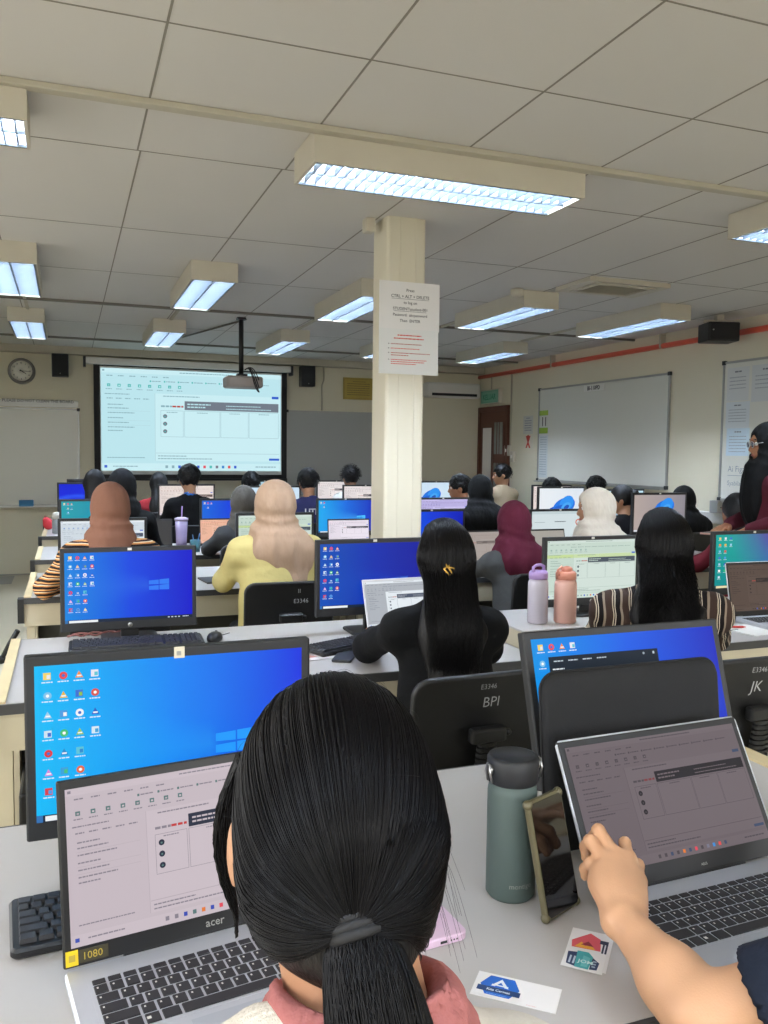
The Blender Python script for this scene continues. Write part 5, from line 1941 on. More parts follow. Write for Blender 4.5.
    if head_kind == 'scarf':
        Hh = [ell(w((0, -0.006, 0.012)), (0.092 * hs, 0.110 * hs, 0.112), k=0.02, R=R),
              cap(w((0, -0.012, -0.05)), (0, ys + 0.01, zs + 0.07), 0.082 * hs, 0.092 * hs, k=0.05),
              cap((0, ys + 0.005, zs + 0.05), (0, ys, zs + 0.015), 0.105, 0.115, k=0.06, s=(1.15 * drape, 0.95, 0.8)),
              ell(w((0, 0.05, -0.10)), (0.07, 0.065, 0.055), k=0.05, R=R)]
        if drape > 1.0:
            Hh += [ell((0.03, ys - 0.06, zs - 0.02), (0.135 * drape, 0.075, 0.10), k=0.06), cap((0.05, ys - 0.085, zs - 0.04), (0.085, ys - 0.105, zs - 0.20), 0.075, 0.05, k=0.05, s=(1.35, 0.5, 1))]
        if hood_front:
            Hh += [ell((0, ys + 0.085, zs + 0.0 - front), (0.12, 0.065, 0.10 + front), k=0.05)]
        Hh += [dict(ell(w((0, 0.118, -0.008)), (0.058, 0.062, 0.082), k=0.012, R=R), op='s')]
        blob('headscarf', Hh, hr, head_mat, t, ripple_folds(hc, 0.0085, 6, 42, ph, head[1]))
    elif head_kind in ('short', 'curly'):
        Hh = [ell(w((0, -0.014, 0.028)), (0.096, 0.110, 0.110), k=0.02, R=R)]
        Hh += [dict(ell(w((0, 0.125, -0.055)), (0.085, 0.085, 0.10), k=0.015, R=R), op='s'), dict(ell(w((0, -0.06, -0.15)), (0.12, 0.10, 0.085), k=0.015, R=R), op='s')]
        for s in (-1, 1):
            Hh.append(dict(ell(w((s * 0.09, 0.0, -0.035)), (0.028, 0.035, 0.045), k=0.01, R=R), op='s'))
        a = 0.009 if head_kind == 'short' else 0.014
        f = 95 if head_kind == 'short' else 130
        blob('hair', Hh, hr, HAIR, t, lambda G: a * np.sin(G[..., 0] * f + ph) * np.sin(G[..., 1] * f * 0.9 + 1) * np.sin(G[..., 2] * f * 0.8 + 2))
        # tufts
        m = 260 if head_kind == 'short' else 420
        paths = []
        for _ in range(m):
            u = rng.normal(size=3)
            u[2] = abs(u[2]) - 0.25
            u[1] -= 0.25
            u /= np.linalg.norm(u)
            if u[1] > 0.72:
                continue
            p0 = np.array((0, -0.014, 0.028)) + u * np.array((0.093, 0.107, 0.107))
            tang = np.cross(u, rng.normal(size=3))
            tang = tang / np.linalg.norm(tang) * 0.9 + np.array((0, -0.2, -0.7))
            if head_kind == 'curly':
                q = [p0 + u * 0.012 * k + 0.008 * np.array((math.sin(k * 1.7 + u[0] * 40), math.cos(k * 1.7 + u[1] * 40), 0)) for k in range(4)]
            else:
                q = [p0 + u * 0.014 * (k / 3) ** 0.5 + tang * 0.011 * k for k in range(4)]
            paths.append([w(p) for p in q])
        strands('hair_tufts', paths, 0.0028, t, n=3, taper=0.2)
    elif head_kind in ('long', 'bun', 'wavy'):
        Hh = [ell(w((0, -0.012, 0.02)), (0.086, 0.102, 0.106), k=0.02, R=R)]
        if head_kind == 'bun':
            Hh += [ell(w((0, -0.11, 0.03)), (0.045, 0.04, 0.045), k=0.015, R=R)]
        else:
            ww = 0.085 if head_kind == 'long' else 0.090
            e1, e2 = np.array((0, ys - 0.105, zs - 0.02)), np.array((0.0, ys * 0.5 - 0.135, zc - fall + (0.05 if head_kind == 'wavy' else 0.0)))
            Hh += [cap(w((0, -0.045, -0.02)), e1, ww * 0.86, ww * 0.92, k=0.05, s=(1.12, 0.72, 1)), cap(e1, e2, ww * 0.90, ww * (0.5 if head_kind == 'wavy' else 0.62), k=0.05, s=(1.25, 0.5, 1))]
        Hh += [dict(ell(w((0, 0.13, -0.04)), (0.068, 0.085, 0.10), k=0.015, R=R), op='s')]
        if head_kind == 'wavy':
            rp = lambda G: 0.006 * np.clip((hc[2] - 0.04 - G[..., 2]) / 0.1, 0, 1) * np.sin(G[..., 0] * 70 + 3 * np.sin(G[..., 2] * 28)) * np.sin(G[..., 2] * 20 + G[..., 0] * 9)
        else:
            rp = lambda G: 0.002 * np.sin(G[..., 0] * 150 + G[..., 2] * 6)
        blob('hair', Hh, hr, HAIR, t, rp)
    else:
        Hh = []
    return t, dict(hair=Hh, hc=hc, R=R, w=w, ys=ys, zs=zs, loc=loc)


def drape_strands(t, f, n, top_w, end_w, fall, wave, y_off, r, spread=0.0, seed=3):
    """Long loose strands from the crown over the back of the head and down the back."""
    g = np.random.default_rng(seed)
    paths = []
    hc, R, ys, zs = f['hc'], f['R'], f['ys'], f['zs']
    K = 22
    for _ in range(n):
        a = g.uniform(-1, 1)
        th0 = g.uniform(-0.5, 1.3)
        q = []
        L = fall * g.uniform(0.82, 1.06)
        ph = g.uniform(0, 6.28)
        for k in range(K):
            s = k / (K - 1)
            if s < 0.42:
                th = th0 + (2.15 - th0) * s / 0.42
                x, y, z = 0.0895 * a * math.sin(min(th, PI / 2) * 0.55 + 0.7), -0.1055 * math.sin(th) * math.sqrt(max(0.05, 1 - 0.8 * a * a)) - 0.012, 0.02 + 0.1085 * math.cos(th) * math.sqrt(max(0.05, 1 - 0.55 * a * a))
                p = hc + R @ np.array((x, y, z))
                last = p
            else:
                u = (s - 0.42) / 0.58
                p = last.copy()
                p[2] = last[2] - u * (L - 0.16)
                p[0] = last[0] * (1 - u) + a * (top_w + (end_w - top_w) * u) * u + last[0] * 0.0
                p[1] = last[1] * (1 - u) + (ys * 0.8 + y_off) * u - 0.02 * math.sin(u * PI)
                p[0] += wave * math.sin(u * 13 + ph * spread + a * 2) * u
                p[1] += 0.4 * wave * math.cos(u * 11 + ph * spread) * u
            q.append(p)
        paths.append(q)
    paths = np.array(paths)
    paths = snap(f['hair'], paths, g.uniform(0.0006, 0.006, paths.shape[0])[:, None])
    return strands('hair_strands', paths, r, t, n=3, taper=0.4)


# ---- foreground woman with the ponytail, built finer
def ponytail_woman():
    C = np.array((0.208, 0.668, 1.190))
    t = thing('person', 'woman seen from behind with a black ponytail, cream cardigan and dusty pink collar', 'person', (0.215, 0.56, 0))
    O = np.array((0.215, 0.56, 0))
    c = C - O
    turn, pitch = -0.15, 0.20
    R = rotm('Z', turn) @ rotm('X', -pitch)

    def w(p):
        return c + R @ np.array(p, float)
    zs = 0.966
    ys = 0.055
    sh = [np.array((-0.155, ys, zs - 0.008)), np.array((0.148, ys - 0.01, zs - 0.042))]
    el = [np.array((-0.25, ys + 0.04, 0.74)), np.array((0.25, ys + 0.04, 0.74))]
    wr = [np.array((-0.17, ys + 0.22, 0.80)), np.array((0.15, ys + 0.22, 0.80))]
    B = head_prims(c, R) + [ell(w((-0.081, -0.004, -0.024)), (0.008, 0.016, 0.026), k=0.01, R=R)]
    B.append(cap(w((0.0, -0.026, -0.07)), (0.002, ys - 0.010, zs + 0.06), 0.054, 0.057, k=0.03))
    B.append(cap((0, ys, zs - 0.03), (0, 0, 0.63), 0.085, 0.09, k=0.06, s=(1.3, 1, 1)))
    B.append(cap(sh[0], sh[1], 0.045, k=0.05))
    for i in (0, 1):
        d = wr[i] - el[i]
        d /= np.linalg.norm(d)
        up = np.array((0, 0, 1.0)) - d * d[2]
        up /= np.linalg.norm(up)
        B += [cap(sh[i], el[i], 0.040, 0.034, k=0.03), cap(el[i], wr[i], 0.034, 0.024, k=0.02)]
        B += hand_tubes(wr[i], d, up, np.cross(d, up) * (1 if i == 0 else -1), 0.5)
    blob('body', B, 0.006, SKIN, t)
    for s in (-1, 1):
        e = MB().sphere(w((s * 0.031, 0.078, 0.006)), 0.0125, 12, 8).build('eye', EYEW, t)
        MB().sphere(w((s * 0.031, 0.0865, 0.005)), 0.0055, 10, 6).build('iris', M['black'], e)
    # pink collar standing round the neck
    pink = cloth('dusty pink cotton', '#9c605c', 0.5, 60)
    P = [cap((-0.004, ys - 0.022, zs + 0.060), (-0.002, ys - 0.012, zs + 0.128), 0.096, 0.072, k=0.02, s=(1.0, 0.92, 1)),
         cap((-0.035, ys - 0.02, zs + 0.040), (0.035, ys - 0.02, zs + 0.040), 0.058, k=0.03), cap((0, ys, zs - 0.05), (0, 0, 0.66), 0.10, 0.11, k=0.05, s=(1.3, 1, 1))]
    P.append(dict(cap((0.0, ys - 0.004, zs + 0.143), (0.0, ys + 0.015, zs + 0.24), 0.067, 0.070, k=0.02), op='s'))
    blob('pink_shirt', P, 0.006, pink, t, lambda G: 0.0015 * np.sin(G[..., 2] * 260 + 2 * np.sin(G[..., 0] * 25)))
    cream = cloth('cream knit', '#cfc7b8', 0.3, 220)
    T = [cap((0, ys, zs - 0.085), (0, 0.0, 0.60), 0.122, 0.135, k=0.06, s=(1.34, 1, 1)), cap(sh[0] * np.array((0.88, 1, 1)), sh[1] * np.array((0.88, 1, 1)), 0.066, k=0.07),
         cap((0, ys - 0.03, zs + 0.005), (0, ys - 0.03, zs + 0.03), 0.085, 0.075, k=0.05), cap((-0.065, ys - 0.025, zs + 0.060), sh[0], 0.062, 0.052, k=0.05), cap((0.045, ys - 0.025, zs + 0.040), sh[1], 0.056, 0.050, k=0.05)]
    for i in (0, 1):
        T += [cap(sh[i], el[i], 0.064, 0.056, k=0.05), cap(el[i], el[i] + (wr[i] - el[i]) * 0.9, 0.056, 0.042, k=0.03)]
    T.append(dict(cap((0, ys + 0.012, zs + 0.072), (0, ys + 0.05, zs + 0.15), 0.072, 0.085, k=0.02), op='s'))
    T.append(dict(cap((0, ys + 0.16, zs + 0.06), (0, ys + 0.16, zs - 0.5), 0.05, 0.03, k=0.02), op='s'))
    blob('cream_cardigan', T, 0.007, cream, t, lambda G: 0.002 * np.sin(G[..., 2] * 40 + G[..., 0] * 30) * np.sin(G[..., 1] * 35))
    L, S = [], []
    for s in (-1, 1):
        hp, kn, an = np.array((s * 0.09, 0.02, 0.535)), np.array((s * 0.11, 0.43, 0.50)), np.array((s * 0.11, 0.36, 0.10))
        L += [cap(hp, kn, 0.085, 0.062, k=0.05), cap(kn, an, 0.062, 0.045, k=0.03)]
        S += [cap(an + np.array((0, -0.02, -0.045)), an + np.array((0, 0.14, -0.06)), 0.042, 0.033, k=0.03)]
    blob('trousers', L, 0.016, TROUSER, t)
    blob('shoes', S, 0.014, SHOE, t)
    # hair pulled back to a low ponytail
    er = np.array((0.0805, 0.105, 0.104))
    ec = np.array((0, -0.012, 0.016))
    tie = w((-0.002, -0.106, -0.052))
    Hh = [ell(w(ec), er, k=0.02, R=R), cap(w((0.004, -0.055, -0.03)), w((0.012, -0.088, -0.075)), 0.066, 0.026, k=0.05),
          ell(w((0.0, -0.045, -0.055)), (0.062, 0.055, 0.055), k=0.04, R=R)]
    Hh += [dict(ell(w((0, 0.135, -0.06)), (0.085, 0.10, 0.115), k=0.02, R=R), op='s')]
    for s in (-1, 1):
        Hh.append(dict(ell(w((s * 0.096, 0.012, -0.045)), (0.028, 0.034, 0.050), k=0.012, R=R), op='s'))
    hair = blob('hair', Hh, 0.0045, HAIR, t)
    g = np.random.default_rng(5)
    paths = []
    K = 20
    td = np.linalg.solve(R, tie - c) - ec
    td = td / er
    td /= np.linalg.norm(td)
    for _ in range(6500):
        # start on the hairline round the face and flow over the skull to the tie
        a = g.uniform(-2.35, 2.35)
        st = np.array((math.sin(a) * 0.90, 0.50 - 0.22 * (abs(a) / 2.35) ** 2 + g.normal(0, 0.10), 0.22 + 0.74 * math.cos(a) + g.normal(0, 0.05)))
        st /= np.linalg.norm(st)
        om = math.acos(np.clip(st @ td, -1, 1))
        if om < 0.3 or om > 2.95:
            continue
        lift = abs(g.normal(0, 0.004)) + 0.006
        wob = g.normal(0, 0.018, 3)
        q = []
        for k in range(K):
            s = k / (K - 1)
            d = (math.sin((1 - s) * om) * st + math.sin(s * om) * td) / math.sin(om)
            d = d + np.array((0, 0, -0.12)) * math.sin(PI * s) * abs(d[0]) + wob * math.sin(PI * s) * 0.5
            d = d / np.linalg.norm(d)
            q.append(w(ec + d * er * (1.0 + lift * (1 + 0.6 * math.sin(PI * s)))))
        paths.append(q)
    main_paths = snap(Hh, np.array(paths), np.abs(g.normal(0.0012, 0.0010, len(paths)))[:, None], both=True)
    # elastic and tail
    ax = np.array((0.1, -0.60, -0.80))
    ax /= np.linalg.norm(ax)
    tq = np.array(Vector(ax).to_track_quat('Z', 'Y').to_matrix())
    b = MB()
    M4 = Matrix.Translation(Vector(tie)) @ Matrix(tq.tolist()).to_4x4()
    for z in (-0.006, 0.0, 0.006):
        ring = []
        for i in range(25):
            an = 2 * PI * i / 24
            ring.append((0.0175 * math.cos(an), 0.0175 * math.sin(an), z))
        b.tube(ring, 0.0046, n=8, M=M4)
    b.build('hair_tie', M['blackmatte'], hair)
    tail = []
    for _ in range(2200):
        r0 = math.sqrt(g.uniform()) * 0.0135
        an = g.uniform(0, 2 * PI)
        L0 = 0.30 * g.uniform(0.75, 1.05)
        fx, fy = r0 * math.cos(an), r0 * math.sin(an)
        q = []
        wv = g.normal(0, 0.006)
        for k in range(18):
            s = k / 17
            bulge = 1 + 2.3 * math.sin(min(1, s * 1.25) * PI * 0.5) - 0.6 * max(0, s - 0.75)
            drop = np.array((0.002 + 0.020 * s, -0.052 * math.sin(min(1, s * 1.8) * PI / 2) * (1 - 0.25 * s), -0.012 - L0 * s * (0.45 + 0.55 * s) - 0.03 * s))
            off = np.array((fx * bulge * 1.05, fy * bulge * 0.8, 0)) * (1 if s > 0.03 else 0.95)
            q.append(tie + drop + off + np.array((wv * math.sin(5 * s), wv * math.cos(4 * s) * 0.5, 0)))
        tail.append(q)
    core = []
    pts = [np.mean([q[k] for q in tail], axis=0) for k in range(18)]
    for k in range(15):
        core.append(cap(pts[k], pts[k + 1], 0.010 + 0.018 * min(1, k / 9) - 0.010 * max(0, k - 11) / 4, k=0.02, s=(1.0, 0.8, 1)))
    tl = blob('ponytail', core, 0.005, HAIR, t)
    tail = snap(core, np.array(tail), g.uniform(0.0005, 0.007, len(tail))[:, None])
    strands('tail_strands', tail, 0.0006, tl, n=3, taper=0.5)
    # loose locks in front of the left ear and flyaways
    lock = []
    for _ in range(1100):
        u = g.uniform(0, 1)
        v = g.uniform(0, 1)
        q = []
        for k in range(14):
            s = k / 13
            p = np.array((-0.078 - 0.020 * math.sin(min(1, s * 1.1) * PI) * (0.1 + 0.9 * v) - 0.003 * s, 0.020 + 0.040 * u * (1 - 0.5 * s) + 0.012 * s, 0.050 - 0.150 * s * (0.85 + 0.15 * v)))
            q.append(w(p + np.array((g.normal(0, 0.0006), g.normal(0, 0.0008), 0))))
        lock.append(q)
    strands('loose_lock', lock, 0.0008, t, n=3, taper=0.4)
    fly = []
    for _ in range(60):
        u = g.normal(size=3)
        u[1] -= 0.4
        u /= np.linalg.norm(u)
        if u[1] > 0.5 or u[2] < -0.2:
            continue
        p0 = ec + u * er * 1.005
        tg = np.cross(u, g.normal(size=3))
        tg /= np.linalg.norm(tg)
        tg[2] -= 0.35
        ln = g.uniform(0.02, 0.05)
        fly.append([w(p0 + u * 0.010 * math.sin(PI * k / (K - 1) * 0.7) + tg * ln * k / (K - 1)) for k in range(K)])
    for _ in range(14):
        p0 = np.array((0.066 + 0.012 * g.uniform(), -0.04 + 0.03 * g.normal(), -0.02 + 0.03 * g.normal()))
        dx = g.uniform(0.01, 0.03)
        fly.append([w(p0 + np.array((dx * k / (K - 1), -0.01 * k / (K - 1), -0.07 * (k / (K - 1)) ** 1.3))) for k in range(K)])
    allp = np.concatenate([main_paths, np.array(fly)])
    strands('hair_strands', allp, np.concatenate([np.full(len(main_paths), 0.00055), np.full(len(fly), 0.00014)]), hair, n=3, taper=0.8)


ponytail_woman()


# ---- neighbour whose bare arm reaches across the laptop
def arm_neighbour():
    O = np.array((1.13, 0.52, 0))
    t = thing('person', 'person in a navy short-sleeved top reaching a bare arm over a laptop', 'person', (1.13, 0.52, 0))
    c = np.array((1.13, 0.60, 1.20)) - O
    R = rotm('X', -0.1)
    zs, ys = 1.0, 0.06
    shl = np.array((0.965, 0.60, 0.985)) - O
    shr = np.array((1.30, 0.60, 0.985)) - O
    el = np.array((0.742, 0.815, 0.795)) - O
    wr = np.array((0.752, 0.985, 0.822)) - O
    B = head_prims(c, R)
    B.append(cap(c + np.array((0, -0.03, -0.075)), (0, ys, zs + 0.04), 0.050, 0.056, k=0.03))
    B.append(cap((0, ys, zs - 0.03), (0, 0, 0.63), 0.085, 0.09, k=0.06, s=(1.3, 1, 1)))
    B.append(cap(shl, shr, 0.042, k=0.05))
    B += [cap(shl, el, 0.046, 0.043, k=0.03), cap(el, el + (wr - el) * 0.35, 0.043, 0.0405, k=0.03), cap(el + (wr - el) * 0.35, wr, 0.0405, 0.0265, k=0.03)]
    # left hand, thumb to the right
    def g(x, y, z):
        return np.array((x, y, z)) - O
    wrist = wr
    mcp = [g(0.770, 1.075, 0.850), g(0.789, 1.092, 0.860), g(0.811, 1.096, 0.864), g(0.832, 1.088, 0.858)]
    for i, m in enumerate(mcp):
        B.append(cap(wrist + np.array((-0.012 + 0.009 * i, 0.01, 0.0)), m, 0.019, 0.0125, k=0.018))
    B.append(ell((wrist + (mcp[1] + mcp[2]) / 2) / 2 + np.array((0, 0.01, -0.004)), (0.034, 0.045, 0.018), k=0.02))
    fing = [
        [mcp[0], g(0.771, 1.105, 0.852), g(0.772, 1.120, 0.836), g(0.774, 1.122, 0.822)],
        [mcp[1], g(0.786, 1.128, 0.876), g(0.790, 1.146, 0.858), g(0.793, 1.148, 0.838)],
        [mcp[2], g(0.808, 1.138, 0.886), g(0.814, 1.158, 0.866), g(0.817, 1.160, 0.842)],
        [mcp[3], g(0.846, 1.118, 0.868), g(0.856, 1.132, 0.850), g(0.858, 1.135, 0.832)],
    ]
    for i, f in enumerate(fing):
        r = 0.0098 if i in (1, 2) else 0.0088
        for j in range(3):
            B.append(cap(f[j], f[j + 1], r * (1.12 - 0.09 * j), r * (1.05 - 0.1 * j), k=0.006))
    th = [g(0.778, 1.005, 0.828), g(0.822, 1.052, 0.838), g(0.850, 1.090, 0.842), g(0.858, 1.112, 0.836)]
    B += [cap(th[0], th[1], 0.019, 0.0145, k=0.018), cap(th[1], th[2], 0.0125, 0.0112, k=0.008), cap(th[2], th[3], 0.0112, 0.009, k=0.005)]
    # other arm, out of the picture
    elr, wrr = g(1.42, 0.80, 0.79), g(1.30, 0.98, 0.83)
    d = (wrr - elr) / np.linalg.norm(wrr - elr)
    up = np.array((0, 0, 1.0)) - d * d[2]
    up /= np.linalg.norm(up)
    B += [cap(shr, elr, 0.044, 0.038, k=0.03), cap(elr, wrr, 0.038, 0.026, k=0.02)] + hand_tubes(wrr, d, up, -np.cross(d, up), 0.5)
    blob('body', B, 0.0038, SKIN2, t)
    nail = mat('finger nail', '#e2b49a', 0.3)
    for f in fing[1:3]:
        q = np.array(f[3])
        MB().sphere(q + np.array((0, 0.0065, 0.003)), (0.0058, 0.003, 0.008)).build('nail', nail, t)
    for s in (-1, 1):
        e = MB().sphere(c + R @ np.array((s * 0.031, 0.078, 0.006)), 0.0125, 12, 8).build('eye', EYEW, t)
    navy = cloth('navy cotton', '#1d2330', 0.3, 60)
    T = [cap((0, ys, zs - 0.085), (0, 0.0, 0.60), 0.122, 0.135, k=0.06, s=(1.3, 1, 1)), cap(shl, shr, 0.062, k=0.07), cap((0, ys, zs), (0, ys, zs + 0.05), 0.08, 0.062, k=0.05)]
    sl = shl + (el - shl) * 0.78
    T += [cap(shl, sl, 0.064, 0.060, k=0.05), cap(shr, shr + (elr - shr) * 0.6, 0.064, 0.060, k=0.05)]
    dd = (el - shl) / np.linalg.norm(el - shl)
    T.append(dict(cap(sl + dd * 0.052, sl + dd * 0.16, 0.075, 0.075, k=0.006), op='s'))
    T.append(dict(cap((0, ys + 0.01, zs + 0.06), (0, ys + 0.03, zs + 0.14), 0.056, 0.06, k=0.012), op='s'))
    blob('navy_top', T, 0.007, navy, t, lambda G: 0.0006 * np.sin(G[..., 2] * 50 + G[..., 0] * 40))
    L, S = [], []
    for s in (-1, 1):
        hp, kn, an = np.array((s * 0.09, 0.02, 0.535)), np.array((s * 0.11, 0.43, 0.50)), np.array((s * 0.11, 0.36, 0.10))
        L += [cap(hp, kn, 0.085, 0.062, k=0.05), cap(kn, an, 0.062, 0.045, k=0.03)]
        S += [cap(an + np.array((0, -0.02, -0.045)), an + np.array((0, 0.14, -0.06)), 0.042, 0.033, k=0.03)]
    blob('trousers', L, 0.016, TROUSER, t)
    blob('shoes', S, 0.014, SHOE, t)
    Hh = [ell(c + np.array((0, -0.012, 0.02)), (0.086, 0.102, 0.106)), cap(c + np.array((0, -0.06, 0)), c + np.array((0, -0.10, -0.22)), 0.07, 0.05, k=0.05, s=(1.1, .7, 1)),
          dict(ell(c + np.array((0, 0.13, -0.04)), (0.068, 0.085, 0.10), k=0.015), op='s')]
    blob('hair', Hh, 0.01, HAIR, t)


arm_neighbour()

# ---- the rest of the class
stripe_a = stripes_mat('striped knit', [(0.34, '#1c1719'), (0.52, '#c98a4e'), (0.62, '#e6d8bf'), (0.80, '#3a2426'), (0.90, '#d9a067')], 'Z', 27, distort=0.02)
SB = [(0.40, '#3f302a'), (0.46, '#bdb09c'), (0.53, '#2a211e'), (0.58, '#c9beac'), (0.86, '#191516'), (0.92, '#8f8070')]
stripe_b = stripes_mat('brown striped shirt', SB, 'X', 17, distort=0.05)
stripe_c = stripes_mat('navy striped cloth', [(0.6, '#20232e'), (0.75, '#5a6070'), (1.0, '#14161c')], 'X', 30, distort=0.05)

# second row
t, f = person('woman in black with long black hair held by a gold claw, in the second row', (1.178, 2.575, 1.272), res=0.009, lean=0.10, pitch=0.10, top=cloth('black jersey', '#08090b', 0.3, 40), head_kind='long',
              elbows=((1.00, 2.82, 0.805), (1.385, 2.64, 0.81)), wrists=((1.10, 3.04, 0.80), (1.33, 2.92, 0.80)), width=0.98, fall=0.47, yaw=-0.2)
drape_strands(t, f, 1500, 0.075, 0.085, 0.47, 0.004, -0.155, 0.0012, 0.4, 4)
b = MB()
w = f['w']
p0 = np.array((-0.012, -0.121, -0.045))
gold = mat('gold claw', '#c49a4a', 0.3, metal=0.8)
for s in (-1, 1):
    b.tube([w(p0 + 0.72 * np.array(q)) for q in ((-0.012 * s, 0.0, 0.035), (0.012 * s - 0.008, -0.008, 0.012), (0.010 * s + 0.008, -0.006, -0.010), (-0.010 * s, 0.0, -0.03))], 0.0035, n=8)
b.tube([w(p0 + 0.72 * np.array(q)) for q in ((0.0, -0.006, 0.02), (0.026, -0.002, 0.016), (0.026, -0.002, -0.012), (0.0, -0.006, -0.016))], 0.0035, n=8)
b.build('hair_claw', gold, t)

t, f = person('woman with long wavy black hair in a brown and white striped shirt', (1.985, 2.47, 1.305), res=0.009, lean=0.10, pitch=0.12, top=stripe_b, head_kind='wavy', legs=JEANS,
              elbows=((1.84, 2.62, 0.82), (2.375, 2.62, 0.80)), wrists=((2.10, 2.86, 0.81), (2.36, 2.88, 0.80)), width=1.18, fall=0.43, yaw=-0.5, arm_mats=(lambda v: stripes_mat('brown striped sleeve', SB, v, 17, distort=0.03), lambda v: stripes_mat('brown striped sleeve', SB, v, 17, distort=0.03)))
drape_strands(t, f, 1600, 0.075, 0.095, 0.44, 0.018, -0.16, 0.0012, 1.0, 9)

# third row
person('person in a brown headscarf and an orange, black and white striped top', (0.195, 4.38, 1.338), res=0.010, lean=0.10, top=stripe_a, head_kind='scarf', head_mat=cloth('brown chiffon', '#7d5746', 0.35, 18),
       elbows=((-0.115, 4.55, 0.80), (0.49, 4.58, 0.80)), wrists=((0.06, 4.80, 0.80), (0.33, 4.84, 0.80)), width=1.15)
person('person in a beige headscarf and a loose pale yellow shirt', (1.00, 4.27, 1.352), res=0.010, lean=0.06, pitch=0.05, turn=-0.15, top=cloth('pale yellow cotton', '#d6c887', 0.4, 22), head_kind='scarf', head_mat=cloth('beige chiffon', '#b89c85', 0.35, 18),
       elbows=((0.745, 4.34, 0.83), (1.30, 4.45, 0.82)), wrists=((0.80, 4.62, 0.79), (1.20, 4.72, 0.80)), width=1.2, drape=1.18, hs=1.14)
person('person in a maroon headscarf and a grey sweater with maroon sleeves', (2.41, 4.30, 1.232), res=0.010, lean=0.12, pitch=0.2, top=cloth('grey wool', '#4b4d4e', 0.4, 30), head_kind='scarf', head_mat=cloth('maroon chiffon', '#551c2e', 0.35, 18),
       width=1.0, drape=1.12, elbows=((2.20, 4.46, 0.80), (2.60, 4.46, 0.80)), arm_mats=(None, cloth('maroon chiffon', '#551c2e', 0.35, 18)))
person('person in a white headscarf turned left beside the monitor with a pale green document', (2.965, 4.30, 1.305), res=0.010, lean=0.10, turn=1.15, pitch=0.12, top=cloth('white blouse', '#d5d0c4', 0.4, 22), head_kind='scarf', head_mat=cloth('white chiffon', '#d8d0c2', 0.3, 16), skin=SKIN, drape=1.15, hs=1.06, elbows=((2.79, 4.46, 0.80), (3.17, 4.46, 0.80)))
# fourth row
person('person in a black hood just behind the brown headscarf', (0.345, 6.0, 1.372), res=0.012, top=cloth('black fleece', '#0b0c0e', 0.3, 30), head_kind='scarf', head_mat=cloth('black chiffon', '#08090a', 0.3, 20))
person('person in a grey headscarf, mostly hidden behind the beige headscarf', (1.175, 6.0, 1.255), res=0.012, top=cloth('dark grey wool', '#3a3c3e', 0.4, 30), head_kind='scarf', head_mat=cloth('grey chiffon', '#4c4944', 0.3, 20))
person('person in a long black headscarf and black top, left of the maroon headscarf', (3.055, 6.0, 1.335), res=0.012, top=cloth('black fleece', '#0b0c0e', 0.3, 30), head_kind='scarf', head_mat=cloth('black chiffon', '#08090a', 0.3, 20), drape=1.25)
person('person with dark tied hair and a black top looking left, right of the white headscarf', (4.39, 6.0, 1.25), res=0.012, turn=0.9, top=cloth('black fleece', '#0b0c0e', 0.3, 30), head_kind='bun', skin=SKIN)
person('person in a black headscarf and striped navy sleeves by the right wall', (5.02, 5.98, 1.245), res=0.012, top=stripe_c, head_kind='scarf', head_mat=cloth('black chiffon', '#08090a', 0.3, 20), drape=1.3)
# fifth row
person('person with short black hair and a blue collar, below the projection screen', (1.01, 7.65, 1.365), res=0.012, top=cloth('black fleece', '#0b0c0e', 0.3, 30), head_kind='short', arm_mats=None)
person('person with brown-black hair just left of the black hood', (0.215, 7.65, 1.325), res=0.014, top=cloth('dark brown knit', '#33251f', 0.3, 30), head_kind='long')
person('boy with short black hair in a navy jersey, right of the beige headscarf', (2.10, 7.65, 1.335), res=0.012, top=cloth('navy jersey', '#2a2c52', 0.3, 30), head_kind='short')
person('person whose black hair shows above the white flower picture', (4.70, 7.62, 1.25), res=0.014, width=0.92, elbows=((4.50, 7.7, 0.80), (4.85, 7.7, 0.80)), top=cloth('dark green cotton', '#2c332e', 0.3, 30), head_kind='short')
person('person whose black hair shows just behind the white headscarf', (5.16, 7.50, 1.275), res=0.014, width=0.92, elbows=((5.02, 7.6, 0.80), (5.34, 7.6, 0.80)), top=cloth('dark grey wool', '#3a3c3e', 0.4, 30), head_kind='short')
person('person with dark hair looking left, seen between the pillar and the black headscarf', (3.60, 7.52, 1.285), res=0.012, turn=1.2, top=cloth('dark grey wool', '#3a3c3e', 0.4, 30), head_kind='short', skin=SKIN3)
# last row
person('boy with curly black hair and a white shirt beside the pillar', (3.035, 9.22, 1.325), res=0.013, top=cloth('white shirt', '#d8d8d6', 0.3, 25), head_kind='curly')
person('person whose dark hair shows above the beige headscarf', (1.885, 9.22, 1.265), res=0.014, top=cloth('dark green cotton', '#2c332e', 0.3, 30), head_kind='short')
person('person with long dark hair in red, behind the left end of the beige screen', (0.90, 9.22, 1.265), res=0.013, top=cloth('red cotton', '#9a2f36', 0.3, 30), head_kind='long')
person('person in a beige shirt looking left by the brown door', (4.95, 9.16, 1.37), res=0.012, turn=1.3, lean=0.05, top=cloth('beige linen', '#b8a78c', 0.3, 30), head_kind='short', skin=SKIN)

